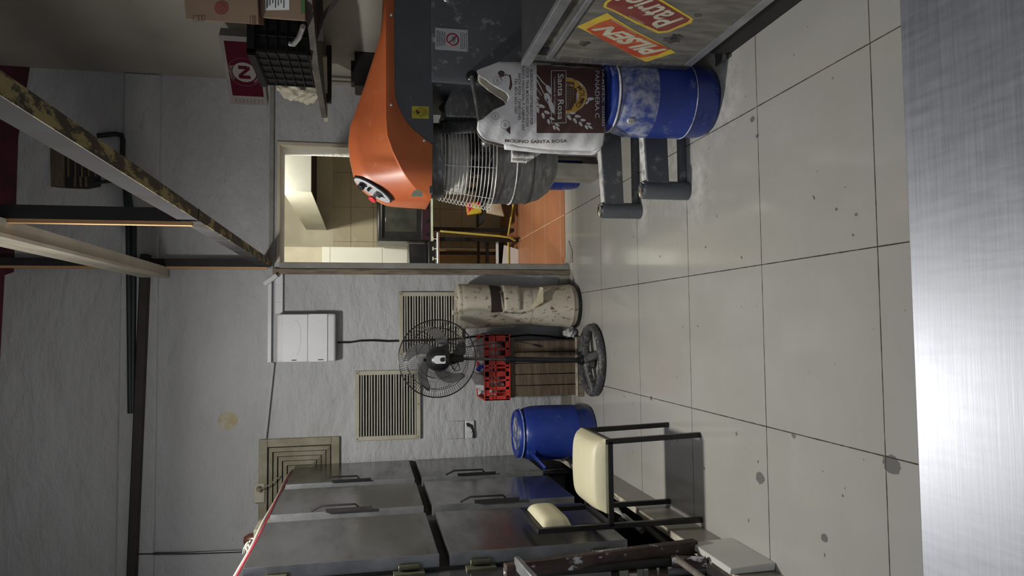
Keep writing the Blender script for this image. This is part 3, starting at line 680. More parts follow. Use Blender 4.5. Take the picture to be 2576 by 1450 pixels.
for i in range(NR):
    z = 1.118-0.255*i/(NR-1); r = gr(z)
    pts = arc((BX-0.005, BYc, z), r, 300, 172, 34)
    e = pts[-1]
    # small return loop at the open end
    pts += [e+Vector((-0.010, 0.004, -0.002)), e+Vector((-0.016, -0.002, -0.008)), e+Vector((-0.010, -0.012, -0.012)), e+Vector((0.004, -0.014, -0.008))]
    gd.tube(pts, 0.0021 if i < NR-1 else 0.003, 6)
for a in (300, 250, 205):
    pts = []
    for k in range(9):
        z = 1.118-0.255*k/8; r = gr(z)-0.004; tt = math.radians(a)
        pts.append((BX-0.005+r*math.cos(tt), BYc+r*math.sin(tt), z))
    gd.tube(pts, 0.0022, 6)
e0 = [(BX-0.005+0.180*math.cos(math.radians(a)), BYc+0.180*math.sin(math.radians(a)), z) for a, z in ((300, 1.06), (308, 1.06), (308, 0.93), (300, 0.93))]
gd.tube(e0, 0.0022, 6)
obj('wire_guard', gd, wire_m, t, smooth=True)
# base, arms and round feet
obj('base_plinth', MB().box(1.0, 1.60, 3.0, 3.57, 0.0, 0.13), grey_flour, t, bevel=0.006)
for (fy, nm) in ((2.968, 'n'), (3.54, 'f')):
    ar = MB(); ar.prism([(0.625, fy-0.030, 0.10), (1.20, fy-0.030, 0.115), (1.20, fy-0.030, 0.235), (0.625, fy-0.030, 0.205)], (0, 0.06, 0))
    arm_ = obj('base_arm', ar, grey_flour, t, bevel=0.004)
    obj('flour_layer', MB().prism([(0.64, fy-0.026, 0.2055), (1.19, fy-0.026, 0.235), (1.19, fy+0.026, 0.235), (0.64, fy+0.026, 0.2055)], (0, 0, 0.003)), flour_m, arm_)
    obj('floor_runner', MB().box(0.62, 1.20, fy+0.002, fy+0.030, 0.0, 0.035), grey_flour, t, bevel=0.003)
    ft = obj('foot', MB().lathe([(0.0415, 0.0), (0.0415, 0.212), (0.038, 0.218)], (0.598, fy, 0), 32), grey_m, t, smooth=True)
    obj('foot_cap', MB().lathe([(0.036, 0.216), (0.034, 0.226), (0.02, 0.231), (0.0, 0.232)], (0.598, fy, 0), 32), chrome, ft, smooth=True)

# ================================================================== FLOUR SACK
t = thing('flour_sack', 'torn white and brown paper flour sack upside down on the dusty drum', 'sack', (0.88, 2.80, 0.465))
SY = 2.735; SYc = 2.80
XL = PY(1400, 369, SY).x; XR = PY(1400, 153, SY).x; ZB = PY(1517, 260, SY).z
top_line = [(145, 1259), (155, 1238), (165, 1215), (172, 1202), (188, 1205), (200, 1222), (209, 1232), (223, 1256), (233, 1273), (244, 1279), (264, 1273), (279, 1243), (295, 1226), (306, 1213), (308, 1203), (330, 1202), (345, 1212), (353, 1222), (362, 1256), (370, 1300)]
def ztop(X):
    y = 725-0; 
    # picture row for this X at the sack's depth
    yy = interp(sorted(((PY(1300, yv, SY).x), yv) for yv in range(140, 376, 6)), X)
    return PY(interp(top_line, yy), yy, SY).z
_zt = [(lerp(XL, XR, i/80), ztop(lerp(XL, XR, i/80))) for i in range(81)]
def sack_d(X, Z):
    u = (X-XL)/(XR-XL); v = (Z-ZB)/(0.54)
    b_ = max(0.0, 1-abs(2*u-1)**3.0)**0.5
    k = 0.030+0.032*math.sin(min(1, max(0, 1.0-v))*PI*0.62)+0.004
    wv = 0.0035*math.sin(38*Z+6*u)*math.sin(5*u+2)+0.002*math.sin(90*Z+14*u)
    if v > 0.72: wv += 0.010*math.sin(16*u+3)*(v-0.72)/0.28
    return b_*k+wv
def sackF(X, Z, off=0.0): return Vector((X, SYc-0.012-sack_d(X, Z)-off, Z))
def sackB(X, Z): return Vector((X, SYc+0.006+sack_d(X, Z)*0.7, Z))
def edge_in(v): return 0.012*max(0, v-0.6)*2.0+0.018*max(0, 0.06-v)/0.06
def fr(u, v):
    zt = interp(_zt, lerp(XL, XR, u)); Z = lerp(ZB, zt, v); e = edge_in(v)
    return sackF(lerp(XL+e, XR-e, u), Z)
def bc(u, v):
    zt = interp(_zt, lerp(XL, XR, u)); Z = lerp(ZB, zt-0.012, v); e = edge_in(v)
    return sackB(lerp(XL+e, XR-e, u), Z)
obj('front_panel', MB().grid(fr, 70, 70), paper_w, t, smooth=True, solid=0.0012)
obj('back_panel', MB().grid(bc, 60, 50), paper_in, t, smooth=True, solid=0.0012)
obj('side_fold', MB().grid(lambda u, v: fr(0, v*0.999).lerp(bc(0, v*0.999), u)+Vector((-0.014*math.sin(PI*u), 0, 0)), 6, 40), paper_w, t, smooth=True, solid=0.001)
obj('side_fold', MB().grid(lambda u, v: fr(1, v*0.999).lerp(bc(1, v*0.999), u)+Vector((0.010*math.sin(PI*u), 0, 0)), 6, 40), paper_w, t, smooth=True, solid=0.001)
obj('base_fold', MB().grid(lambda u, v: fr(u, 0).lerp(bc(u, 0), v)+Vector((0, 0, -0.004)), 40, 4), paper_w, t, smooth=True)
def sp(px, py, off=0.0012):
    q_ = PY(px, py, SY); 
    for _ in range(3):
        f_ = sackF(q_.x, q_.z, off); q_ = PY(px, py, f_.y)
    return sackF(q_.x, q_.z, off)
def sgrid(x0, x1, y0, y1, n1, n2, off): return MB().grid(lambda u, v: sp(lerp(x0, x1, u), lerp(y0, y1, v), off), n1, n2)
obj('brown_print', sgrid(1350, 1520, 160, 335, 50, 50, 0.0012), brown_ink, t, smooth=True)
def stext(mb, s_, xb, xt, y0, y1, off=0.002, **k):      # xb: base line column, xt: cap line column (tops point to the floor)
    mb.text(s_, lambda u, v: sp(lerp(xb, xt, v), lerp(y0, y1, u), off), **k)
wt = MB()
stext(wt, 'Santa Rosa', 1403, 1418, 186, 301, 0.0026, offset=0.012)
stext(wt, 'Cooperativa de Trabajadores', 1391.5, 1398.5, 194, 289, 0.0026)
stext(wt, 'PANADERA C', 1497, 1508, 178, 297, 0.002, offset=0.005)
stext(wt, 'HARINA 0000', 1514.5, 1519.5, 163, 318, 0.002, offset=0.01)
def sline(mb, pts, wpx, off):
    for (a, b) in zip(pts, pts[1:]):
        L_ = math.hypot(b[0]-a[0], b[1]-a[1]); n = max(1, int(L_/5))
        px_, py_ = -(b[1]-a[1])/max(L_, .01)*wpx/2, (b[0]-a[0])/max(L_, .01)*wpx/2
        row = []
        for i in range(n+1):
            x = lerp(a[0], b[0], i/n); y = lerp(a[1], b[1], i/n); row += [sp(x+px_, y+py_, off), sp(x-px_, y-py_, off)]
        mb.add(row, [(2*i, 2*i+1, 2*i+3, 2*i+2) for i in range(n)])
sline(wt, [(1387, 178), (1387, 310), (1424, 309), (1424, 178), (1387, 178)], 1.6, 0.0026)
def leaf(mb, x, y, L_, W_, ang, off=0.002):
    ca, sa = math.cos(ang), math.sin(ang); pts = []
    for k in range(12):
        tt = k/12*2*PI; a = L_/2*math.cos(tt); b = W_/2*math.sin(tt)*(1-0.25*math.cos(tt)); pts.append(sp(x+a*ca-b*sa, y+a*sa+b*ca, off))
    mb.add(pts, [tuple(range(12))])
# wheat ears (two rows of grains) and stalks
def ear(x0, y0, x1, y1, n):
    d = math.atan2(y1-y0, x1-x0)
    for i in range(n):
        f = i/(n-1); x = lerp(x0, x1, f); y = lerp(y0, y1, f); s_ = lerp(1, 0.75, f)
        for sgn in (-1, 1):
            leaf(wt, x-sgn*7*s_*math.sin(d), y+sgn*7*s_*math.cos(d), 17*s_, 8*s_, d+sgn*0.45)
    leaf(wt, x1+8*math.cos(d), y1+8*math.sin(d), 14, 6, d)
ear(1358, 272, 1398, 318, 4); ear(1436, 290, 1478, 316, 4)
sline(wt, [(1350, 188), (1366, 208), (1384, 224)], 2.6, 0.002); sline(wt, [(1350, 200), (1368, 235), (1382, 250)], 2.2, 0.002); sline(wt, [(1350, 222), (1362, 240)], 1.6, 0.002)
leaf(wt, 1381, 226, 26, 11, 1.1); leaf(wt, 1378, 248, 30, 15, 1.2); leaf(wt, 1388, 270, 34, 12, 1.25)
sline(wt, [(1350, 250), (1358, 272)], 2.0, 0.002)
leaf(wt, 1486, 249, 18, 8, -0.1); leaf(wt, 1478, 257, 14, 5, -0.9)
leaf(wt, 1350, 262, 14, 5, 0.8); leaf(wt, 1352, 246, 14, 4, 0.8)
obj('white_print', wt, white_ink, t)
# emblem: golden half ring with the mill building
em = MB(); R0, R1 = 27, 44
def half(R, n=28, dx=0): return [(1424+dx+R*math.sin(PI*i/n)*1.16, 241-R*math.cos(PI*i/n)) for i in range(n+1)]
o1, i1 = half(R1), half(R0)
em.add([sp(x, y, 0.0022) for x, y in o1]+[sp(x, y, 0.0022) for x, y in i1], [(i, i+1, len(o1)+i+1, len(o1)+i) for i in range(len(o1)-1)])
obj('gold_arch', em, yel_ink, t)
we = MB(); o2 = half(R1+1.6); we.add([sp(x, y, 0.0017) for x, y in o2], [tuple(range(len(o2)))]); obj('arch_border', we, white_ink, t)
mi = MB(); mi.add([sp(x, y, 0.0030) for x, y in ((1424, 205), (1444, 207), (1446, 222), (1450, 222), (1450, 258), (1444, 262), (1440, 276), (1424, 278))], [tuple(range(8))])
obj('mill_building', mi, brown_ink, t)
wn = MB()
for ix, x in enumerate((1429, 1435.5, 1442.5)):
    for y in range(209, 274, 7):
        if ix == 2 and (y < 222 or y > 254): continue
        sline(wn, [(x-1.4, y-1.6), (x+1.4, y-1.6), (x+1.4, y+1.6), (x-1.4, y+1.6), (x-1.4, y-1.6)], 0.4, 0.0034)
obj('mill_windows', wn, letter_m, t)
bt = MB()
def archtext(u, v):
    a = lerp(0.27, 0.78, u)*PI; r = lerp(30.5, 41, v); return sp(1424+r*math.sin(a)*1.16, 241-r*math.cos(a), 0.0030)
b3 = MB(); b3.text('MOLINO', archtext, offset=0.01); obj('arch_lettering', b3, brown_ink, t)
for s_, xb, y0, y1 in (('ELABORADO Y DISTRIBUIDO POR', 1333.5, 175, 314), ('COOP. TRAB. MOLINO SANTA ROSA', 1323, 171, 319), ('PLANTA INDUSTRIAL: P. CABRERA S/N°', 1313, 165, 330), ('SANTA ROSA - CANELONES', 1303.5, 184, 302), ('TEL: 4313-3632-3367', 1294.5, 197, 287)):
    stext(bt, s_, xb, xb+7, y0, y1, 0.002, offset=0.004)
s2 = MB(); s2.text('MOLINO SANTA ROSA', lambda u, v: sp(lerp(1270, 1427, u), lerp(358+3*math.sin(u*3), 350+3*math.sin(u*3), v), 0.002), offset=0.012)
obj('brown_lettering', bt, brown_ink, t); obj('side_lettering', s2, brown_ink, t)
bp_ = MB(); bp_.add([sp(x, y, 0.002) for x, y in ((1271, 157), (1252, 184), (1262, 200), (1284, 228), (1289, 214), (1285, 190))], [tuple(range(6))])
bp_.add([sp(x, y, 0.002) for x, y in ((1272, 327), (1284, 318), (1284, 338))], [(0, 1, 2)])
obj('brown_patch', bp_, brown_ink, t)
ms = MB()
stext(ms, 'Rosa', 1268, 1278, 172, 208, 0.0026, shear=0.4)
obj('patch_lettering', ms, white_ink, t)
mk = MB()
for (x, y, r) in ((1251, 203, 10), (1271, 314, 11), (1246, 292, 9)):
    pts = [(x+r*math.cos(a), y+r*math.sin(a)) for a in [2*PI*i/20 for i in range(21)]]
    sline(mk, pts, 0.7, 0.002); sline(mk, [(x-4, y-5), (x+3, y-2), (x-3, y), (x+3, y+3), (x-4, y+5)], 0.6, 0.002)
obj('round_marks', mk, brown_ink, t)

# ================================================================== CHEST WITH OLD STICKERS
CX = 1.03
t = thing('work_chest', 'scuffed steel counter at right clad in old beer advertising panel', 'counter', (1.3, 2.0, 0))
obj('cladding', MB().box(CX, CX+0.03, 0.9, 2.632, 0.155, 0.742), chest_m, t, bevel=0.002)
obj('body', MB().box(CX+0.03, 1.62, 0.9, 2.60, 0.155, 0.80), chest_m, t)
obj('plinth', MB().box(1.075, 1.62, 0.9, 2.56, 0.0, 0.155), black_dull, t)
obj('top', MB().box(CX-0.004, 1.64, 0.9, 2.69, 0.812, 0.826), mat('dark_top_steel', (0.10, 0.10, 0.105), (0.07, 0.07, 0.072), 4, 0.35, 0.6), t, bevel=0.002)
obj('top_rail', MB().box(CX-0.006, CX+0.016, 0.9, 2.695, 0.790, 0.829), steel_edge, t, bevel=0.003)
obj('lower_rail', MB().box(CX-0.012, CX+0.010, 0.9, 2.60, 0.728, 0.750), steel_edge, t, bevel=0.003)
obj('corner_strip', MB().box(CX-0.004, CX+0.03, 2.585, 2.636, 0.155, 0.80), dusty_steel, t, bevel=0.003)
obj('bottom_rail', MB().box(CX-0.003, CX+0.05, 0.9, 2.60, 0.150, 0.185), steel_edge, t, bevel=0.003)
obj('foot_flap', MB().box(1.05, 1.35, 2.55, 2.63, 0.02, 0.028), dusty_steel, t)
def pn(x, y, d=0.0): return PX(x, y, CX-0.0006-d)
def pprint(name, pts, m_, d):
    return obj(name, MB().add([pn(x, y, d) for x, y in pts], [tuple(range(len(pts)))]), m_, t)
pprint('yellow_banner', [(1451, 67), (1528, 32), (1547, 46), (1600, 78), (1650, 104), (1700, 132), (1625, 156), (1605, 147), (1552, 119), (1494, 88)], beer_yel, 0.0002)
pprint('red_banner', [(1474, 74), (1506, 58), (1537, 48), (1590, 78), (1640, 103), (1686, 124), (1652, 139), (1608, 146), (1585, 136), (1552, 119), (1498, 90)], beer_red, 0.0006)
lt = MB(); lt.text('PILSEN', quadfn(pn(1680, 125, .001), pn(1540, 66, .001), pn(1486, 74, .001), pn(1618, 138, .001)), shear=0.0, offset=0.045)
lt.bar(pn(1540, 50, .001), pn(1600, 84, .001), 0.003, 0.0006, (1, 0, 0))
obj('banner_lettering', lt, letter_m, t)
pprint('yellow_frame', [(1521, 6), (1540, -8), (1570, -42), (1660, -4), (1745, 47), (1739, 58), (1680, 82), (1655, 84), (1597, 58), (1541, 28), (1517, 18)], beer_yel, 0.0002)
pprint('maroon_label', [(1528, 8), (1545, -3), (1572, -34), (1656, 1), (1735, 48), (1730, 55), (1679, 77), (1658, 79), (1600, 53), (1545, 25), (1525, 17)], beer_mar, 0.0006)
lt = MB(); lt.text('Patricia', quadfn(pn(1722, 47, .001), pn(1578, -38, .001), pn(1524, -10, .001), pn(1660, 76, .001)), shear=0.25, offset=0.02)
lt.text('CERVEZA', quadfn(pn(1622, 58, .001), pn(1584, 39, .001), pn(1580, 41, .001), pn(1618, 60, .001)))
obj('label_lettering', lt, letter_m, t)
sc_m = mat('dark_scuff', (0.03, 0.028, 0.028), (0.10, 0.09, 0.08), 25, 0.6)
for (x, y, a, b) in ((1690, 100, 26, 10), (1700, 92, 15, 6), (1470, 110, 14, 7), (1755, 40, 10, 4)):
    pts = []
    for k in range(16):
        tt = 2*PI*k/16; q_ = 1+0.4*random.uniform(-1, 1); pts.append(pn(x+a*q_*math.cos(tt), y+b*q_*math.sin(tt), 0.0003))
    obj('scuff_mark', MB().add(pts, [tuple(range(16))]), sc_m, t)
# spoon-like handle end hanging into view above the chest
tag(obj('metal_scoop', MB().sphere(PY(1124, -6, 2.9), 0.022, 16, (0.9, 0.35, 0.8)), steel_edge, smooth=True), 'rounded metal scoop end resting against the mixer column', 'scoop')

# ================================================================== FAN
t = thing('pedestal_fan', 'black pedestal fan with wire guard and dusty grey round base', 'fan', (-0.225, 4.34, 0))
fx, fy, fz = -0.200, 4.34, 1.000
R = 0.237
obj('base', MB().tube(arc((-0.228, fy, 0.026), 0.208, 0, 352, 44), 0.0235, 12, closed=True), rubber, t, smooth=True)
spk = MB()
for a in (20, 105, 195, 285):
    c, s_ = math.cos(math.radians(a)), math.sin(math.radians(a))
    spk.tube([(-0.228, fy, 0.062), (-0.228+0.09*c, fy+0.09*s_, 0.052), (-0.228+0.20*c, fy+0.20*s_, 0.028)], [0.03, 0.024, 0.026], 10)
spk.lathe([(0.055, 0.02), (0.052, 0.06), (0.038, 0.075), (0.03, 0.085), (0, 0.086)], (-0.228, fy, 0), 28)
obj('base_spokes', spk, rubber, t, smooth=True)
obj('base_collar', MB().lathe([(0.034, 0.075), (0.034, 0.095), (0.024, 0.10), (0.024, 0.115)], (-0.228, fy, 0), 24), black_pl, t, smooth=True)
obj('lower_pole', MB().tube([(-0.228, fy, 0.09), (-0.213, fy, 0.545)], 0.0165, 16), black_pl, t, smooth=True)
obj('pole_collar', MB().lathe([(0.022, 0.53), (0.024, 0.56), (0.020, 0.585), (0.012, 0.59)], (-0.213, fy, 0), 20), black_pl, t, smooth=True)
obj('upper_pole', MB().tube([(-0.213, fy, 0.56), (-0.202, fy, 0.88)], 0.0095, 14), steel, t, smooth=True)
obj('neck', MB().box(-0.222, -0.182, fy-0.035, fy+0.03, 0.845, 0.93).lathe([(0.028, -0.03), (0.028, 0.03)], (-0.202, fy, 0.91), 16, axis='X'), black_pl, t, bevel=0.006)
mo = MB().lathe([(0.0, -0.135), (0.03, -0.134), (0.055, -0.122), (0.070, -0.095), (0.077, -0.05), (0.074, -0.01), (0.06, 0.02), (0.0, 0.025)], (fx, fy, fz), 40, axis='Y')
hs = obj('motor_housing', mo, black_pl, t, smooth=True)
fpm = MB()
fpm.prism([(fx+0.024*math.cos(a), fy-0.1365, fz+0.018+0.022*math.sin(a)) for a in [PI*i/12 for i in range(13)]]+[(fx-0.024, fy-0.1365, fz-0.03), (fx, fy-0.1365, fz-0.036), (fx+0.024, fy-0.1365, fz-0.03)], (0, 0.01, 0))
obj('face_plate', fpm, white_st, hs, bevel=0.001)
obj('speed_dial', MB().lathe([(0.0, -0.155), (0.012, -0.154), (0.014, -0.136)], (fx, fy, fz-0.012), 20, axis='Y'), black_pl, hs, smooth=True)
obj('oscillation_knob', MB().lathe([(0.007, 0.07), (0.010, 0.088), (0.006, 0.092)], (fx-0.005, fy-0.04, fz), 12), black_pl, hs, smooth=True)
for k in range(5):
    bl = MB(); a0 = math.radians(72*k+38)
    def bf(u, v):
        r = lerp(0.045, 0.205, v); a = a0+0.95*v**1.3+(u-0.5)*lerp(0.9, 0.42, v)*math.sin(min(1, (1.02-v)*4)*PI/2)
        return Vector((fx+r*math.cos(a), fy+0.045+0.030*(u-0.5)*(1-0.3*v), fz+r*math.sin(a)))
    bl.grid(bf, 8, 16); obj('blade', bl, fan_grey, t, smooth=True, solid=0.002)
obj('blade_hub', MB().lathe([(0.03, 0.02), (0.035, 0.05), (0.02, 0.07), (0, 0.07)], (fx, fy, fz), 24, axis='Y'), black_pl, t, smooth=True)
g1 = MB(); 
for (r, dy) in ((R, 0.03), (0.188, -0.006), (0.122, -0.016), (0.188, 0.085), (0.122, 0.10)):
    g1.tube(arc((fx, fy+dy, fz), r, 0, 354, 59, 'XZ'), 0.0038 if r == R else 0.0016, 8, closed=True)
obj('guard_rings', g1, black_pl, t, smooth=True)
g2 = MB()
for k in range(100):
    a = 2*PI*k/100; c, s_ = math.cos(a), math.sin(a)
    g2.tube([(fx+r*c, fy+dy, fz+r*s_) for r, dy in ((0.062, -0.012), (0.122, -0.017), (0.188, -0.008), (0.222, 0.012), (R, 0.03))], 0.0011, 4, cap=False)
    a += 0.03; c, s_ = math.cos(a), math.sin(a)
    g2.tube([(fx+r*c, fy+dy, fz+r*s_) for r, dy in ((0.035, 0.11), (0.122, 0.102), (0.188, 0.087), (0.222, 0.06), (R, 0.03))], 0.0011, 4, cap=False)
obj('guard_wires', g2, black_pl, t, smooth=True)
obj('power_cord', MB().tube([(fx-0.02, fy-0.03, 0.93), (fx-0.075, fy-0.02, 0.90), (fx-0.07, fy-0.02, 0.865), (fx-0.03, fy-0.02, 0.88), (fx-0.01, fy, 0.87)], 0.003, 8), black_pl, t, smooth=True)
pl_ = [PY(x, y, Y) for x, y, Y in ((1105, 865, 4.30), (1130, 862, 4.29), (1170, 874, 4.28), (1205, 870, 4.26), (1240, 865, 4.245), (1280, 859, 4.24), (1310, 860, 4.24), (1345, 868, 4.25))]
obj('plug_cord', MB().tube(pl_, 0.0028, 8), black_pl, t, smooth=True)
obj('plug', MB().tube([PY(1342, 867, 4.25), PY(1356, 870, 4.25), PY(1366, 872, 4.25)], [0.006, 0.010, 0.004], 8), black_pl, t, smooth=True)

# ================================================================== WHITE BIN
t = thing('pedal_bin', 'worn cream enamel waste bin with torn flap by the doorway', 'bin', (0.125, 4.74, 0))
bx, by = 0.128, 4.74
prof = [(0.0, 0.02), (0.140, 0.02), (0.146, 0.05), (0.150, 0.055), (0.146, 0.07), (0.138, 0.20), (0.124, 0.33), (0.124, 0.345)]
obj('lower_body', MB().lathe(prof, (bx, by, 0), 56), bin_m, t, smooth=True)
ub = MB().lathe([(0.126, 0.338), (0.129, 0.36), (0.128, 0.375), (0.133, 0.50), (0.145, 0.64), (0.151, 0.78), (0.151, 0.805), (0.146, 0.815)], (bx, by, 0), 56)
obj('upper_body', ub, bin_m, t, smooth=True)
obj('base_ring', MB().lathe([(0.150, 0.0), (0.150, 0.022), (0.142, 0.024)], (bx, by, 0), 48), black_pl, t, smooth=True)
obj('lid', MB().lathe([(0.150, 0.812), (0.150, 0.826), (0.135, 0.838), (0.06, 0.846), (0, 0.848)], (bx, by, 0), 48), bin_m, t, smooth=True)
obj('lid_catch', MB().tube([(bx-0.05, by-0.11, 0.835), (bx-0.05, by-0.12, 0.87), (bx-0.03, by-0.115, 0.875)], 0.008, 8).sphere((bx+0.05, by-0.11, 0.848), 0.011, 10), bin_m, t, smooth=True)
# torn opening and flap plates, facing the room
def bs(a, z, r): return Vector((bx+r*math.cos(a), by+r*math.sin(a), z))
def bin_r(z): return interp([(0.345, 0.127), (0.50, 0.133), (0.64, 0.145), (0.78, 0.151)], z)
def bandf(a0, a1, z0, z1, d):
    return lambda u, v: bs(math.radians(lerp(a0, a1, u)), lerp(z0, z1, v), bin_r(lerp(z0, z1, v))+d)
obj('opening', MB().grid(bandf(252, 348, 0.545, 0.622, 0.0012), 18, 4), mat('dark_interior', (0.03, 0.02, 0.018), None, rough=0.9), t, smooth=True)
obj('flap', MB().grid(bandf(258, 345, 0.420, 0.535, 0.010), 18, 5), bin_m, t, smooth=True, solid=0.002)
obj('torn_tab', MB().prism([bs(math.radians(345), 0.56, 0.138), bs(math.radians(300), 0.555, 0.152), bs(math.radians(262), 0.552, 0.158), bs(math.radians(265), 0.535, 0.150), bs(math.radians(345), 0.53, 0.140)], (0, -0.002, 0.002)), bin_m, t)
obj('bent_plate', MB().prism([PY(x, y, Y) for x, y, Y in ((1358, 722, 4.60), (1366, 724, 4.59), (1367, 760, 4.56), (1342, 776, 4.57), (1328, 780, 4.58), (1350, 752, 4.60))], (0, -0.002, 0)), mat('cream_plate', (0.66, 0.60, 0.42), (0.5, 0.44, 0.3), 14, 0.5), t)
obj('wire_tie', MB().tube([bs(math.radians(250), 0.54, 0.142), bs(math.radians(248), 0.44, 0.139), bs(math.radians(248), 0.40, 0.145)], 0.0025, 6).sphere(bs(math.radians(250), 0.415, 0.145), 0.008, 8).sphere(bs(math.radians(252), 0.535, 0.147), 0.007, 8), steel_edge, t, smooth=True)

# ================================================================== WOODEN BOX + RED CRATE
t = thing('wooden_crate', 'dark wooden plank box on the floor behind the fan', 'crate', (-0.28, 4.64, 0))
x0, x1, y0, y1 = -0.470, -0.104, 4.585, 4.88
for k in range(5):
    xa = lerp(x0, x1, k/5); xb = lerp(x0, x1, (k+1)/5)-0.004
    obj('plank', MB().box(xa, xb, y0, y0+0.014, 0.045, 0.485), wood_dk, t, bevel=0.003)
obj('side_panel', MB().box(x0, x0+0.014, y0+0.014, y1, 0.045, 0.485).box(x1-0.014, x1, y0+0.014, y1, 0.045, 0.485).box(x0, x1, y1-0.014, y1, 0.045, 0.485), wood_dk, t)
obj('lid_board', MB().box(x0-0.005, x1+0.02, y0-0.006, y1, 0.475, 0.506), wood_dk, t, bevel=0.004)
obj('base_board', MB().box(x0-0.012, x1+0.02, y0-0.008, y1, 0.0, 0.045), wood_old, t, bevel=0.004)
obj('cream_edge', MB().box(x0-0.008, x1+0.012, y0-0.012, y0, 0.045, 0.058), kerb_edge, t)

t = thing('bottle_crate', 'red slatted plastic crate on top of the wooden box', 'crate', (-0.27, 4.72, 0.506))
rc = MB(); X0, X1 = -0.488, -0.062; Z0, Z1 = 0.508, 0.680
def crate_face(y):
    yy0, yy1 = y, y+0.008
    def B_(a, b, c, d): rc.box(lerp(X0, X1, a), lerp(X0, X1, b), yy0, yy1, lerp(Z0, Z1, c), lerp(Z0, Z1, d))
    B_(0, 1, 0, 0.17); B_(0, 1, 0.80, 1.0); B_(0, 1, 0.52, 0.57)
    for a_, b_ in ((0, .10), (.20, .23), (.32, .46), (.49, .515), (.56, .64), (.68, .71), (.79, .84), (.88, .89), (.93, 1)):
        B_(1-b_, 1-a_, 0, 1)
crate_face(4.563); rc.box(X0, X1, 4.872, 4.880, Z0, Z0+.05).box(X0, X1, 4.872, 4.880, Z1-.03, Z1)
rc.box(X0, X0+0.008, 4.563, 4.880, Z0, Z0+0.06).box(X0, X0+0.008, 4.563, 4.880, Z1-0.03, Z1).box(X1-0.008, X1, 4.563, 4.880, Z0, Z0+0.06).box(X1-0.008, X1, 4.563, 4.880, Z1-0.03, Z1)
for k in range(5):
    yy = 4.563+k*0.075; rc.box(X0, X0+0.008, yy, yy+0.012, Z0, Z1).box(X1-0.008, X1, yy, yy+0.012, Z0, Z1)
rc.box(X0, X1, 4.563, 4.880, Z0, Z0+0.008)
obj('shell', rc, red_pl, t, bevel=0.0015)
rr2 = MB()
for k in range(4):
    xx = (X0+.012, X0+.085, X1-.10, X1-.016)[k]; rr2.box(xx, xx+0.004, 4.555, 4.563, Z0, Z1)
rr2.box(X0, X1, 4.555, 4.563, Z0, Z0+0.006).box(X0, X1, 4.555, 4.563, Z1-0.006, Z1).box(X0, X1, 4.555, 4.563, 0.628, 0.632)
obj('ribs', rr2, red_pl, t)
def blob(c, r, seed, m_, lab, cat, nm):
    rnd = random.Random(seed); b_ = MB().sphere(c, 1, 28); cV = Vector(c)
    ph = [rnd.uniform(0, 6) for _ in range(6)]
    for i, v in enumerate(b_.v):
        d = v-cV; k = 1+0.14*math.sin(d.x*7+ph[0])*math.sin(d.y*6+ph[1])+0.10*math.sin(d.z*11+ph[2]+d.x*5)+0.06*math.sin(d.x*19+ph[3])*math.sin(d.z*17+ph[4])
        b_.v[i] = cV+Vector((d.x*r[0]*k, d.y*r[1]*k, d.z*r[2]*k))
    return tag(obj(nm, b_, m_, smooth=True), lab, cat, 'crumpled plastic bags')
blob((-0.165, 4.725, 0.625), (0.096, 0.12, 0.102), 3, bag_m, 'crumpled clear bag in the red crate nearest the bin', 'bag', 'plastic_bag')
blob((-0.378, 4.725, 0.620), (0.094, 0.12, 0.098), 5, mat('white_bag', (0.66, 0.66, 0.68), (0.5, 0.5, 0.5), 10, 0.4, bump=0.01, bscale=18), 'crumpled white bag in the red crate nearest the blue drum', 'bag', 'plastic_bag')
tag(obj('blue_scoop', MB().prism([PY(x, y, 4.70) for x, y in ((1197, 932), (1206, 917), (1240, 917), (1240, 935), (1206, 937))], (0, 0.04, 0)), blue_m, bevel=0.004), 'small dark blue plastic piece sticking out of the red crate', 'scoop')
tag(obj('grey_sachet', MB().prism([PY(x, y, 4.60) for x, y in ((1182, 950), (1192, 935), (1240, 950), (1240, 975), (1200, 968))], (0, 0.03, 0)), mat('grey_film', (0.25, 0.24, 0.24), (0.4, 0.38, 0.36), 20, 0.4), bevel=0.006), 'grey crumpled sachet sticking out of the red crate beside the fan', 'bag')
blob((-0.062, 4.74, 0.05), (0.033, 0.07, 0.045), 9, bag_m, 'small clear bag on the floor between bin and wooden box', 'bag', 'plastic_bag')

# ================================================================== GRILLES ON THE BACK WALL
def grille(x0, x1, z0, z1, label, ns, fw_=0.028, y=WY):
    t = thing('wall_grille', label, 'vent grille', ((x0+x1)/2, y, z0), 'cream slatted wall grilles')
    f = MB(); d = 0.026
    f.box(x0, x1, y-d, y, z1-fw_, z1).box(x0, x1, y-d, y, z0, z0+fw_).box(x0, x0+fw_, y-d, y, z0+fw_, z1-fw_).box(x1-fw_, x1, y-d, y, z0+fw_, z1-fw_)
    obj('frame', f, grille_m, t, bevel=0.003)
    obj('backing', MB().box(x0+fw_, x1-fw_, y-0.004, y-0.001, z0+fw_, z1-fw_), black_dull, t)
    for k in range(ns):
        z = lerp(z0+fw_, z1-fw_, (k+0.5)/ns)
        bnd = 0.002*math.sin(k*2.1)
        obj('slat', MB().add([(x0+fw_-.002, y-0.021, z-0.0045), (x1-fw_+.002, y-0.021, z-0.0045+bnd), (x1-fw_+.002, y-0.012, z+0.0025+bnd), (x0+fw_-.002, y-0.012, z+0.0025)], [(0, 1, 2, 3)]), slat_m, t, solid=0.0016)
    for (a, b) in ((x0+.014, z0+.014), (x0+.014, z1-.014), (x1-.014, z0+.014), (x1-.014, z1-.014), ((x0+x1)/2, z0+.014)):
        obj('screw', MB().lathe([(0, -0.0285), (0.004, -0.0275), (0.004, -0.025)], (a, y, b), 8, axis='Y'), dark_br, t)
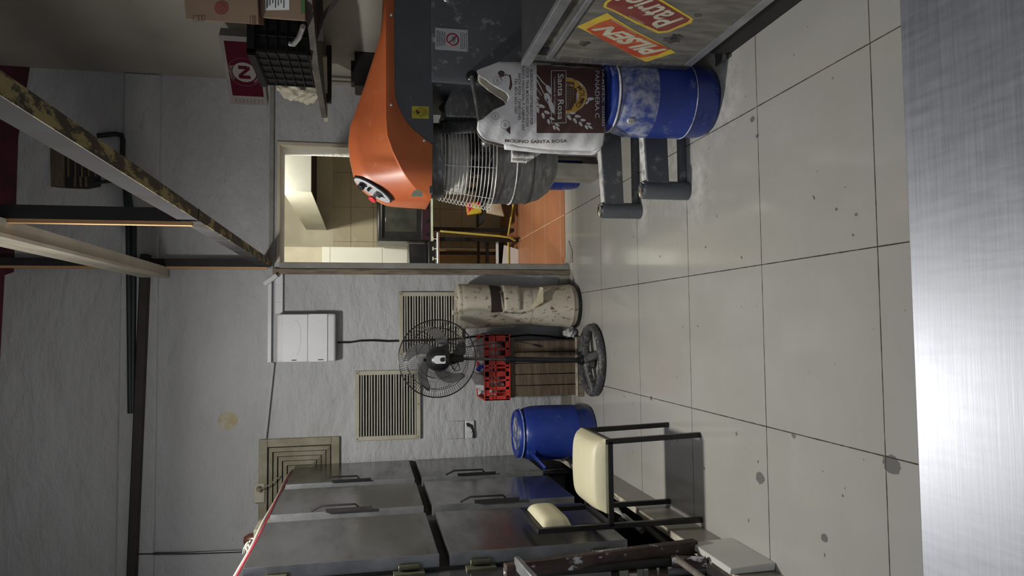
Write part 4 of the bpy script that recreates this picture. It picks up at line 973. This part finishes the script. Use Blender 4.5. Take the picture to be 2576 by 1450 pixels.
grille(-0.762, -0.298, 1.065, 1.500, 'cream slatted wall grille higher up and left of the fan head', 21)
grille(-0.205, 0.232, 0.775, 1.208, 'cream slatted wall grille behind the fan and cream bin', 21)

# square diffuser partly behind the freezer
t = thing('air_diffuser', 'stained square ceiling-type air diffuser on the wall above the refrigerator', 'vent', (-1.0, WY, 1.6))
a0, a1, b0, b1 = -1.255, -0.725, 1.600, 2.108
def ringm(mb, k0, k1, ya, yb):
    mb.box(a0+k0, a1-k0, ya, yb, b1-k1, b1-k0).box(a0+k0, a1-k0, ya, yb, b0+k0, b0+k1).box(a0+k0, a0+k1, ya, yb, b0+k1, b1-k1).box(a1-k1, a1-k0, ya, yb, b0+k1, b1-k1)
f = MB(); ringm(f, 0, 0.052, WY-0.026, WY); obj('frame', f, diff_m, t, bevel=0.004)
obj('backing', MB().box(a0+.04, a1-.04, WY-0.003, WY-0.001, b0+.04, b1-.04), black_dull, t)
for k in range(6):
    f = MB(); s0 = 0.060+k*0.030
    m4 = [(a0+s0, b0+s0), (a1-s0, b0+s0), (a1-s0, b1-s0), (a0+s0, b1-s0)]; m5 = [(a0+s0+.024, b0+s0+.024), (a1-s0-.024, b0+s0+.024), (a1-s0-.024, b1-s0-.024), (a0+s0+.024, b1-s0-.024)]
    f.add([(x, WY-0.010, z) for x, z in m4]+[(x, WY-0.024, z) for x, z in m5], [(i, (i+1) % 4, 4+(i+1) % 4, 4+i) for i in range(4)])
    obj('vane', f, diff_m, t, solid=0.0015)
# sockets
t = thing('wall_socket', 'grimy cream wall socket with plugged cord beside the diffuser', 'socket', (-1.065, WY, 2.05))
p = PY(640, 1215, WY); q_ = PY(668, 1262, WY)
obj('plate', MB().box(q_.x, p.x, WY-0.040, WY-0.026, q_.z, p.z), grille_m, t, bevel=0.008)
obj('mounting_block', MB().box(q_.x+.01, p.x-.01, WY-0.027, WY, q_.z+.01, p.z-.01), diff_m, t)
pp = PY(652, 1231, WY-0.05)
obj('plug', MB().lathe([(0.012, -0.03), (0.018, 0.0), (0.018, 0.012)], (pp.x, WY-0.052, pp.z), 14, axis='Y'), diff_m, t, smooth=True)
obj('plug_cord', MB().tube([(pp.x, WY-0.08, pp.z), (pp.x+0.03, WY-0.07, pp.z-0.07), (pp.x+0.075, WY-0.04, pp.z-0.13)], 0.004, 8), diff_m, t, smooth=True)
t = thing('painted_outlet', 'overpainted wall outlet box with broken round socket', 'socket', (-0.71, WY, 0.79))
p = PY(1122, 1060, WY); q_ = PY(1193, 1103, WY)
obj('cover_plate', MB().box(q_.x, p.x, WY-0.012, WY, lerp(q_.z, p.z, .36), p.z), white_wall, t, bevel=0.006)
obj('socket_frame', MB().box(q_.x, p.x, WY-0.018, WY, q_.z, lerp(q_.z, p.z, .34)), white_pl, t, bevel=0.006)
obj('hole', MB().prism([PY(x, y, WY-0.019) for x, y in ((1172, 1066), (1178, 1064), (1190, 1070), (1194, 1090), (1194, 1102), (1188, 1103), (1189, 1090), (1184, 1076), (1176, 1074))], (0, 0.0005, 0)), black_dull, t)
pp = PY(1182, 1084, WY-0.02)
obj('socket_insert', MB().lathe([(0, -0.008), (0.015, -0.008), (0.017, 0.0)], (pp.x, WY-0.018, pp.z), 18, axis='Y'), white_pl, t, smooth=True)
obj('round_wall_patch', MB(), white_wall) if False else None
pp = PY(573, 1060, WY)
tag(obj('plaster_patch', MB().lathe([(0.0, -0.003), (0.030, -0.004), (0.058, -0.002), (0.064, 0.001)], (pp.x, WY, pp.z), 28, axis='Y'), mat('patch_plaster', (0.50, 0.48, 0.44), (0.42, 0.36, 0.2), 14, 0.7, bump=0.004), smooth=True), 'round yellow-edged plaster patch on the upper back wall', 'wall patch')

# fuse box
t = thing('fuse_box', 'white plastic double-door fuse box on the wall beside the door frame', 'electrical box', (-0.07, WY, 1.61))
bx0, bx1, bz0, bz1 = -0.228, 0.088, 1.625, 1.995
obj('case', MB().box(bx0, bx1, WY-0.095, WY, bz0, bz1), white_pl, t, bevel=0.014, seg=4)
zm = 1.795
obj('upper_door', MB().box(bx0+.004, bx1-.004, WY-0.101, WY-0.094, zm+.006, bz1-.035), white_pl2, t, bevel=0.003)
obj('lower_door', MB().box(bx0+.002, bx1-.002, WY-0.103, WY-0.094, bz0+.05, zm), white_pl2, t, bevel=0.003)
for zc in ((zm+bz1-.03)/2, (bz0+.05+zm)/2):
    obj('door_window', MB().prism([(-0.07+0.118*math.cos(a)*(1 if abs(math.cos(a)) < .95 else .97), WY-0.1035, zc+0.038*math.sin(a)*(1.0)) for a in [2*PI*i/28 for i in range(28)]], (0, 0.002, 0)), white_pl2, t, bevel=0.001)
obj('latch', MB().box(bx0+.012, bx0+.018, WY-0.1045, WY-0.10, 1.70, 1.735).box(bx0+.012, bx0+.018, WY-0.1045, WY-0.10, 1.87, 1.90), black_ink, t)
# conduits
tag(obj('cable_duct', MB().box(0.090, 0.352, WY-0.03, WY, 1.965, 2.012).box(0.16, 0.165, WY-0.032, WY, 1.963, 2.014).box(0.275, 0.280, WY-0.032, WY, 1.963, 2.014), white_pl, bevel=0.002), 'white duct from the fuse box to the door frame, nearest the floor', 'cable duct', 'white ducts on the back wall')
tag(obj('cable_duct', MB().box(-0.228, 0.325, WY-0.035, WY, 2.035, 2.058), white_pl, bevel=0.002), 'long thin white duct running above the fuse box', 'cable duct', 'white ducts on the back wall')
tag(obj('cable_duct', MB().bar((-0.23, WY-0.018, 2.025), (-0.72, WY-0.018, 2.072), 0.022, 0.020), white_wall, bevel=0.002), 'narrow overpainted duct from the fuse box toward the diffuser', 'cable duct', 'white ducts on the back wall')
tag(obj('cable_duct', MB().bar(PY(665, 716, WY-0.05), PY(697, 693, WY-0.05), 0.03, 0.045, (0, 1, 0)), white_pl, bevel=0.003), 'short crooked white duct piece at the top corner of the door frame', 'cable duct', 'white ducts on the back wall')
cv = [PY(x, y, WY-0.02) for x, y in ((849, 862), (880, 862), (905, 858), (940, 857), (975, 859), (1010, 858))]+[PY(x, y, WY-0.045) for x, y in ((1060, 857), (1130, 856), (1190, 848))]+[PY(x, y, WY-0.012) for x, y in ((1215, 846), (1280, 847), (1330, 843), (1380, 846), (1420, 852), (1430, 857))]
tag(obj('power_cable', MB().tube(cv, 0.0062, 8), black_pl, smooth=True), 'black cable dropping from the fuse box behind the fan to the floor', 'cable')

# ================================================================== UPPER WALL
# cable bundle and dark pipe
def wpt(x, y, d): return PY(x, y, WY-d)
t = thing('cable_bundle', 'bundle of dark tubes running horizontally high on the back wall', 'pipes', (0, WY, 2.9))
for (xa, xb, r) in ((323, 328, 0.017), (337, 334, 0.017)):
    obj('tube', MB().tube([wpt(lerp(312, xa, min(1, k/4)) if k < 4 else lerp(xa, xb, (k-4)/12), lerp(420, 1040, k/16), 0.025+0.004*math.sin(k)) for k in range(17)], r, 10), pipe_gr, t, smooth=True)
tag(obj('horizontal_pipe', MB().bar(wpt(367, 640, 0.035), wpt(332, 1460, 0.035), 0.05, 0.058, (0, 0, 1)), dark_br, bevel=0.008), 'thick dark brown square pipe high across the back wall', 'pipe')
tag(obj('wall_cable', MB().tube([wpt(343, 1394, 0.012), wpt(480, 1392, 0.012), wpt(608, 1387, 0.012)], 0.008, 8), black_pl, smooth=True), 'black vertical cable dropping from the pipe behind the refrigerator', 'cable')
t = thing('elbow_pipe', 'black bent pipe beside the high broken wall vent', 'pipe', (1.2, WY, 3.0))
obj('pipe', MB().tube([wpt(245, 342, .03), wpt(290, 337, .03), wpt(305, 340, .03), wpt(309, 352, .03), wpt(308, 395, .03), wpt(315, 440, .03), wpt(318, 500, .03)], 0.016, 10), black_pl, t, smooth=True)
obj('branch', MB().tube([wpt(240, 460, .03), wpt(312, 452, .03)], 0.011, 8), black_pl, t, smooth=True)
# high vent opening
t = thing('broken_vent', 'dark broken opening with wooden louvres high on the back wall', 'vent', (1.03, WY, 3.2))
vo = [wpt(x, y, 0.003) for x, y in ((126, 372), (128, 470), (172, 474), (222, 476), (254, 470), (253, 372))]
obj('opening', MB().prism(vo, (0, -0.002, 0)), black_dull, t)
obj('side_board', MB().prism([wpt(x, y, 0.006) for x, y in ((128, 372), (130, 469), (164, 471), (164, 372))], (0, -0.012, 0)), wood_dk, t)
for k in range(9):
    xx = 172+k*8.5
    obj('louvre', MB().bar(wpt(xx, 385, 0.012), wpt(xx+1, 445, 0.012), 0.008, 0.012), dark_br if k % 2 else wood_dk, t)
for k in range(3): obj('batten', MB().bar(wpt(190+k*14, 445, 0.012), wpt(190+k*14, 470, 0.012), 0.020, 0.012), wood_dk, t)

# ================================================================== LOW FRAME: STEEL TUBE, POSTS, CREAM BEAM
t = thing('steel_beam', 'flaking rectangular steel tube running overhead toward the camera', 'beam', (0.42, 3, 2.07))
obj('web', MB().box(0.400, 0.442, 0.25, WY-0.03, 2.0405, 2.108), beam_side, t)
obj('bottom_face', MB().box(0.3995, 0.4425, 0.25, WY-0.03, 2.038, 2.0405), beam_bot, t)
obj('joint_plate', MB().box(0.398, 0.444, 2.80, 2.815, 2.036, 2.11), black_m, t)
def post(y, lab, topz=4.3):
    t = thing('frame_post', lab, 'post', (0.42, y, 2.1), 'posts of the overhead frame')
    obj('steel_post', MB().box(0.394, 0.444, y, y+0.04, 2.108, topz), black_dull, t)
    obj('timber_strip', MB().box(0.380, 0.394, y, y+0.03, 2.06, topz), wood_lt, t)
post(2.79, 'near black post with lit timber strip above the steel tube')
post(WY-0.075, 'far black post with timber strip against the back wall')
t = thing('cream_beam', 'cream painted ceiling beam running above the steel tube', 'beam', (0.36, 3, 2.75))
obj('beam_body', MB().box(0.330, 0.392, 0.25, WY-0.02, 2.668, 2.815), beam_w, t)
obj('moulding', MB().box(0.322, 0.340, 0.25, WY-0.02, 2.662, 2.700).box(0.324, 0.332, 0.25, WY-0.02, 2.77, 2.818), beam_w, t, bevel=0.002)
tag(obj('beam_end_block', MB().bar(PY(350, 691, WY-0.10), PY(393, 687, WY-0.10), 0.03, 0.03), white_pl, bevel=0.006), 'short white plastic block at the far end of the cream beam', 'bracket')  # plain plastic block at the beam end, gives no light

# ================================================================== SHELF ON THE RIGHT WALL
SZ = 1.69
t = thing('wall_shelf', 'grimy plank shelf on the right wall carrying boxes and a black crate', 'shelf', (1.45, 3.7, SZ-0.03))
obj('board', MB().prism([(1.64, 3.02, SZ-0.03), (1.44, 3.10, SZ-0.03), (1.30, 3.55, SZ-0.03), (1.265, 4.15, SZ-0.03), (1.265, 4.38, SZ-0.03), (1.64, 4.38, SZ-0.03)], (0, 0, 0.03)), mat('shelf_dark', (0.06, 0.055, 0.05), (0.12, 0.11, 0.10), 9, 0.7), t)
obj('front_batten', MB().bar((1.258, 4.42, SZ-0.022), (1.475, 3.93, SZ-0.042), 0.012, 0.022), mat('cream_batten', (0.50, 0.47, 0.36), None, rough=0.6), t)
obj('bracket', MB().bar((1.64, 3.25, SZ-0.05), (1.36, 3.42, SZ-0.05), 0.025, 0.03).bar((1.64, 3.25, 1.45), (1.44, 3.38, SZ-0.05), 0.02, 0.02), dark_br, t)
obj('bracket', MB().bar((1.64, 4.20, SZ-0.05), (1.30, 4.20, SZ-0.05), 0.025, 0.03), dark_br, t)
def carton(name, P0, ax, ay, h, m_, label):
    """box from corner P0, edges ax, ay (2D) and height"""
    P0 = Vector(P0); a = Vector((*ax, 0)); b = Vector((*ay, 0))
    t = thing(name, label, 'box', P0+(a+b)/2, 'brown cartons on the shelf')
    obj('carton', MB().prism([P0, P0+a, P0+a+b, P0+b], (0, 0, h)), m_, t, bevel=0.002)
    return t
nA = Vector((-0.09, -0.235, 0)).normalized()
def on1(x, y, d=.001): return PP(x, y, Vector((1.345, 3.17, SZ))+nA*d, nA)
def on2(x, y, d=.001): return PP(x, y, Vector((1.300, 3.14, SZ))+nB*d, nB)
nB = Vector((-0.10, -0.26, 0)).normalized()
t = carton('cardboard_box', (1.345, 3.17, SZ), (0.235, -0.09), (0.06, 0.15), 0.188, card_m, 'cardboard carton with white label standing on the near end of the shelf')
obj('paper_label', MB().prism([on1(x, y) for x, y in ((667, -20), (667, 26), (728, 25), (728, -20))], nA*0.001), white_st, t)
lb = MB()
for k in range(7): lb.bar(on1(672+k*7, -15, .003), on1(672+k*7, 20-(k % 3)*6, .003), 0.0035, 0.0008, (0, 1, 0))
obj('label_print', lb, black_ink, t)
obj('green_band', MB().prism([on1(x, y) for x, y in ((757, -20), (757, 34), (767, 35), (767, -20))], nA*0.001), mat('green_ink', (0.05, 0.13, 0.04), None, rough=0.7), t)
t = carton('cardboard_box', (1.300, 3.14, SZ+0.190), (0.26, -0.10), (0.07, 0.17), 0.292, card_m, 'larger brown carton with red round logo on top of the labelled carton')
rl = MB().prism([on2(557+18*math.cos(a), 20+17*math.sin(a)) for a in [2*PI*i/28 for i in range(28)]], nB*0.0006)
obj('round_logo', rl, mat('faded_red_ink', (0.17, 0.035, 0.028), None, rough=0.7), t)
ll = MB(); ll.tube([on2(x, y, .002) for x, y in ((549, 28), (552, 12), (557, 9), (560, 18), (555, 26), (560, 31), (566, 22), (562, 12))], 0.0014, 6)
obj('logo_script', ll, card_m, t)
sy_ = MB()
for (x0_, y0_, x1_, y1_) in ((486, 40, 515, 53), (629, 41, 643, 62)):
    P_ = [on2(x, y, .0015) for x, y in ((x0_, y0_), (x1_, y0_), (x1_, y1_), (x0_, y1_))]
    for a, b in ((0, 1), (1, 2), (2, 3), (3, 0)): sy_.bar(P_[a], P_[b], 0.0012, 0.0006, (0, 1, 0))
    sy_.bar(P_[0].lerp(P_[1], .4), P_[2].lerp(P_[3], .5), 0.002, 0.0006, (0, 1, 0)); sy_.bar(P_[0].lerp(P_[1], .7), P_[2].lerp(P_[3], .2), 0.002, 0.0006, (0, 1, 0))
obj('handling_symbols', sy_, brown_ink, t)
# white carton with dark red panel
A = Vector((1.545, 3.907, 1.985)); B = Vector((1.283, 4.254, 1.985)); dv = (A-B).normalized(); nv = Vector((dv.y, -dv.x, 0))
if nv.y > 0: pass
out = Vector((-dv.y, dv.x, 0)); out = out if out.x < 0 or out.y < 0 else -out     # toward the camera
if out.dot(Vector((-1, -1, 0))) < 0: out = -out
ins = -out
t = thing('product_carton', 'white carton with dark red panel and round white emblem above the black crate', 'box', (A+B)/2+ins*0.035)
hN = 0.205
obj('carton', MB().prism([A, B, B+ins*0.075, A+ins*0.075], (0, 0, hN)), card_g, t, bevel=0.002)
def nb(u, v, d=0.001): return B.lerp(A, u)+Vector((0, 0, hN*v))+out*d
obj('red_panel', MB().add([nb(.14, .08), nb(.93, .08), nb(.93, .90), nb(.14, .90)], [(0, 1, 2, 3)]), mar_ink, t)
W_ = (A-B).length
em = MB(); em.add([nb(.50+0.062/W_*math.cos(a), .50+0.062/hN*math.sin(a), .0016) for a in [2*PI*i/32 for i in range(32)]], [tuple(range(32))]); obj('emblem_disc', em, card_g, t)
em = MB()
for (pts) in (((.405, .36), (.455, .36), (.455, .62), (.405, .64)), ((.41, .66), (.46, .66), (.595, .36), (.545, .34)), ((.545, .64), (.595, .64), (.595, .40), (.545, .42))):
    em.add([nb(u, v, .0022) for u, v in pts], [(0, 1, 2, 3)])
obj('emblem_letter', em, mar_ink, t)
em = MB()
for k in range(36):
    a, b = 2*PI*k/36, 2*PI*(k+1)/36
    em.bar(nb(.50+0.088/W_*math.cos(a), .5+0.088/hN*math.sin(a), .0016), nb(.50+0.088/W_*math.cos(b), .5+0.088/hN*math.sin(b), .0016), 0.0012, 0.0006, (0, 1, 0))
def atx(a0_, a1_, r0, r1):
    def f(u, v):
        a = math.radians(lerp(a0_, a1_, u)); r = lerp(r0, r1, v); return nb(.50+r/W_*math.cos(a), .5+r/hN*math.sin(a), .0018)
    return f
em.text('ONDIL', atx(128, 52, 0.067, 0.082), offset=0.01)
em.text('URBALE CONVERTERS', atx(215, 325, 0.081, 0.069))
obj('emblem_lettering', em, card_g, t)
em = MB()
for k in range(8):
    em.bar(nb(.03, .10+.1*k, .0012), nb(.10, .16+.1*k, .0012), 0.0012, 0.0006, (0, 1, 0)); em.bar(nb(.10, .10+.1*k, .0012), nb(.03, .16+.1*k, .0012), 0.0012, 0.0006, (0, 1, 0))
obj('border_pattern', em, brown_ink, t)
# black crate
t = thing('black_crate', 'black ribbed plastic crate on the wall shelf', 'crate', (1.46, 3.7, SZ))
k0, k1, l0, l1 = 1.300, 1.63, 3.46, 3.93; zt = 1.978
bc_ = MB().box(k0, k1, l0+.008, l0+.014, SZ, zt).box(k0+.008, k0+.014, l0, l1, SZ, zt).box(k0, k1, l1-.008, l1, SZ, zt).box(k1-.008, k1, l0, l1, SZ, zt).box(k0, k1, l0, l1, SZ, SZ+.008)
obj('shell', bc_, black_crate_m, t)
rb = MB()
for k in range(6):
    z = lerp(SZ+.01, zt-.04, k/5); rb.box(k0-.004, k1, l0, l0+.010, z, z+.005); rb.box(k0-.004, k0+.010, l0, l1, z, z+.005)
for k in range(5):
    x = lerp(k0, k1, k/4); rb.box(x, x+.004, l0+.002, l0+.010, SZ, zt-.04)
for k in range(6):
    y = lerp(l0, l1-.005, k/5); rb.box(k0-.002, k0+.010, y, y+.005, SZ, zt-.04)
rb.box(k0-.012, k1, l0-.010, l0+.012, zt-.035, zt).box(k0-.012, k0+.012, l0-.010, l1, zt-.035, zt)
obj('ribs', rb, black_crate_m, t, bevel=0.0015)
tag(obj('steel_handle', MB().tube([(1.33, 3.20, SZ+.012), (1.33, 3.33, SZ+.04), (1.325, 3.40, SZ+.07), (1.33, 3.41, SZ+.09)], 0.012, 10), steel_edge, smooth=True), 'curved metal handle in front of the black crate on the shelf', 'handle')
def clo(u, v):
    a = 2*PI*u; z = SZ+0.001+0.235*v; r = 0.085*math.sin(PI*min(0.97, v*0.9+0.1))**0.7+0.004
    k = 1+0.22*math.sin(a*3+v*5)+0.14*math.sin(a*7+v*13)+0.08*math.sin(a*11-v*17)
    return Vector((1.372+0.9*r*k*math.cos(a), 4.16+1.15*r*k*math.sin(a), z))
tag(obj('cloth_bundle', MB().grid(clo, 60, 24), cloth_m, smooth=True), 'crumpled cream cloth bag at the far end of the shelf', 'bag')
tag(obj('folded_paper', MB().prism([(1.305, 3.55, SZ+.001), (1.285, 4.02, SZ+.001), (1.36, 4.04, SZ+.001)], (0, 0, 0.004)), card_m), 'thin torn cardboard sheet under the edge of the black crate', 'cardboard')
# black bracket object on the right wall under the shelf, conduit in the corner
t = thing('wall_speaker', 'black object mounted on the right wall above the mixer', 'wall unit', (1.60, 4.2, 1.3))
p0 = PY(888, 160, 4.3); 
obj('case', MB().box(1.44, 1.648, 4.28, 4.46, 1.20, p0.z-0.01), black_dull, t, bevel=0.004)
obj('bracket', MB().box(1.47, 1.60, 4.30, 4.40, p0.z-0.01, p0.z+0.012), black_dull, t)
tag(obj('corner_conduit', MB().tube([(1.628, 4.80, 0.6), (1.628, 4.80, SZ-0.02)], 0.012, 10).tube([(1.628, 4.72, 1.1), (1.628, 4.72, SZ-0.02)], 0.010, 10), beige_wall, smooth=True), 'beige conduits in the corner below the shelf', 'conduit')

# ================================================================== TABLE BEHIND THE MIXER
t = thing('low_table', 'low pale table partly hidden behind the mixer bowl', 'table', (1.0, 4.4, 0))
leg_m = mat('pale_dirty_wood', (0.40, 0.38, 0.34), (0.26, 0.25, 0.22), 8, 0.6)
obj('table_top', MB().box(0.90, 1.38, 4.19, 4.86, 0.575, 0.61), leg_m, t, bevel=0.004)
for (x, y, ww) in ((0.912, 4.20, .09), (1.058, 4.20, .055), (1.28, 4.20, .08), (1.28, 4.78, .08)):
    obj('leg', MB().box(x, x+ww, y, y+(0.17 if y < 4.5 else 0.06), 0, 0.575), leg_m, t, bevel=0.003)

# ================================================================== KITCHEN THINGS
t = thing('extractor_hood', 'boxy stainless extractor hood seen through the doorway', 'hood', (1.3, 6.4, 1.82))
hm = MB(); hx0, hx1, hy0, hy1, hz0, hz1 = 0.996, 1.85, 5.38, KY-0.005, 1.823, 2.025
obj('front_panel', MB().box(hx0, hx1, hy0, hy0+0.01, hz0, hz1), hood_m, t, bevel=0.002)
obj('side_panel', MB().box(hx0, hx0+0.01, hy0+0.01, hy1, hz0, hz1), hood_m, t)
obj('canopy', MB().box(hx0+0.01, hx1, hy0+0.01, hy1, hz0+0.10, hz1), black_dull, t)
obj('side_panel', MB().box(hx1-0.01, hx1, hy0+0.01, hy1, hz0, hz1), hood_m, t)
oy = 6.50
def kz(z): return 1.43+(z-1.43)*1.032
t = thing('oven', 'black glass-fronted oven on a stand seen through the doorway', 'oven', (1.0, oy, 0.84))
obj('body', MB().box(0.775, 1.30, oy+0.03, oy+0.5, 0.845, 1.325), black_pl, t, bevel=0.006)
dr = obj('door', MB().box(0.785, 1.29, oy, oy+0.03, 0.925, 1.318), black_pl, t, bevel=0.004)
obj('glass', MB().box(0.86, 1.22, oy-0.003, oy+0.002, 0.97, 1.255), mat('smoked_glass', (0.028, 0.030, 0.026), (0.05, 0.052, 0.046), 6, 0.06), dr, bevel=0.012)
obj('handle', MB().box(0.80, 1.28, oy-0.022, oy-0.012, 1.286, 1.297).box(0.82, 0.83, oy-0.015, oy, 1.286, 1.297).box(1.25, 1.26, oy-0.015, oy, 1.286, 1.297), chrome, dr)
pnl = obj('control_panel', MB().box(0.785, 1.29, oy-0.004, oy+0.03, 0.850, 0.922), mat('dark_maroon_panel', (0.03, 0.012, 0.018), None, rough=0.3), t)
for k in range(4): obj('dial', MB().lathe([(0, -0.012), (0.014, -0.011), (0.016, 0)], (0.84+0.12*k, oy-0.004, 0.886), 16, axis='Y'), black_pl, pnl, smooth=True)
obj('chrome_trim', MB().box(0.783, 1.292, oy-0.003, oy+0.004, 0.922, 0.926).box(0.783, 0.787, oy-0.003, oy+0.004, 0.926, 1.318), chrome, t)
t = thing('oven_stand', 'black angle-iron stand with mint green shelf edge carrying the oven', 'stand', (1.05, oy+.2, 0))
obj('shelf', MB().box(0.775, 1.40, oy-0.02, oy+0.52, 0.826, 0.845), mint, t)
for (x, y) in ((0.805, oy+0.08), (0.93, oy+0.30), (1.36, oy+0.02), (1.36, oy+0.48)):
    obj('leg', MB().bar((x, y, 0.003), (x, y, 0.826), 0.035, 0.035, (0, 1, 0)), black_m, t)
obj('lower_shelf', MB().box(0.98, 1.40, oy+0.05, oy+0.5, 0.33, 0.345), black_dull, t)
t = thing('gas_burner', 'black gas hob with chrome rail beside the oven', 'cooker', (0.6, oy, 0.80))
obj('hob_body', MB().box(0.30, 0.765, oy-0.10, oy+0.35, 0.80, 0.875), black_m, t, bevel=0.004)
obj('burner_box', MB().box(0.30, 0.752, oy+0.02, oy+0.30, 0.878, 1.045), black_pl, t, bevel=0.006)
obj('rail', MB().tube([(0.30, oy-0.13, 0.793), (0.84, oy-0.13, 0.793)], 0.013, 12), chrome, t, smooth=True)
for k in range(3): obj('tap', MB().box(0.60+0.09*k, 0.607+0.09*k, oy-0.12, oy-0.10, 0.80, 0.835).box(0.588+0.09*k, 0.62+0.09*k, oy-0.125, oy-0.118, 0.832, 0.842), mat('tap_cream', (0.6, 0.58, 0.5), None, rough=0.4), t)
for (x, y) in ((0.34, oy-0.05), (0.34, oy+0.3), (0.70, oy+0.3)):
    obj('leg', MB().bar((x, y, 0.003), (x, y, 0.80), 0.03, 0.03, (0, 1, 0)), black_m, t)
t = thing('gas_pipe', 'yellow gas pipe from the hob down and along the kitchen floor', 'pipe', (0.85, oy, 0.05))
obj('pipe', MB().tube([(0.862, oy-0.06, 0.765), (0.825, oy-0.06, 0.22), (0.815, oy-0.05, 0.12), (0.79, oy-0.02, 0.06)], 0.010, 10), yel_pipe, t, smooth=True)
obj('floor_run', MB().tube([(0.50, oy+0.10, 0.10), (0.86, oy+0.10, 0.10), (1.25, oy+0.05, 0.04)], 0.009, 10), yel_pipe, t, smooth=True)
tag(obj('plywood_board', MB().box(0.25, 0.765, 7.06, 7.09, 0.005, 0.74), plywood), 'plywood board leaning on the kitchen back wall under the hob', 'board')
t = thing('floor_frame', 'black and white metal frame standing under the hob', 'frame', (0.65, 6.7, 0))
obj('uprights', MB().bar((0.60, 6.75, 0.28), (0.80, 6.75, 0.28), 0.03, 0.03).bar((0.60, 6.75, 0.14), (0.80, 6.75, 0.14), 0.03, 0.05).bar((0.60, 6.85, 0.35), (0.82, 6.85, 0.35), 0.025, 0.025), black_m, t)
obj('white_bar', MB().bar((0.58, 6.70, 0.19), (0.80, 6.70, 0.19), 0.025, 0.022), white_pl, t)
tag(obj('snack_packet', MB().prism([(1.06, 6.58, 0.346), (1.17, 6.58, 0.37), (1.16, 6.58, 0.50), (1.04, 6.58, 0.49)], (0, 0.08, 0)), mat('red_yellow_film', (0.55, 0.03, 0.03), (0.60, 0.48, 0.05), 9, 0.3, lo=0.50, hi=0.52), bevel=0.012), 'red and yellow packet lying on the lower stand shelf', 'packet')
tag(obj('paper_wad', MB().prism([(1.02, 6.50, 0.15), (1.20, 6.50, 0.20), (1.25, 6.50, 0.32), (1.05, 6.50, 0.32)], (0, 0.05, 0)), mat('stained_paper', (0.55, 0.48, 0.38), (0.35, 0.26, 0.18), 8, 0.7), bevel=0.01), 'stained cardboard flap hanging below the lower stand shelf', 'cardboard')
tag(obj('white_board', MB().prism([(0.56, 6.60, 0.004), (0.72, 6.60, 0.004), (0.76, 6.60, 0.14), (0.56, 6.60, 0.16)], (0, 0.02, 0)), white_pl), 'white broken board standing on the kitchen floor', 'board')
tag(obj('doorstop_wedge', MB().prism([(0.44, 4.99, 0.004), (0.56, 4.90, 0.001), (0.60, 4.88, 0.001), (0.52, 4.80, 0.001), (0.44, 4.80, 0.001)], (0, 0, 0.006)), grey_paint), 'worn grey curved strip at the foot of the doorway', 'threshold strip')
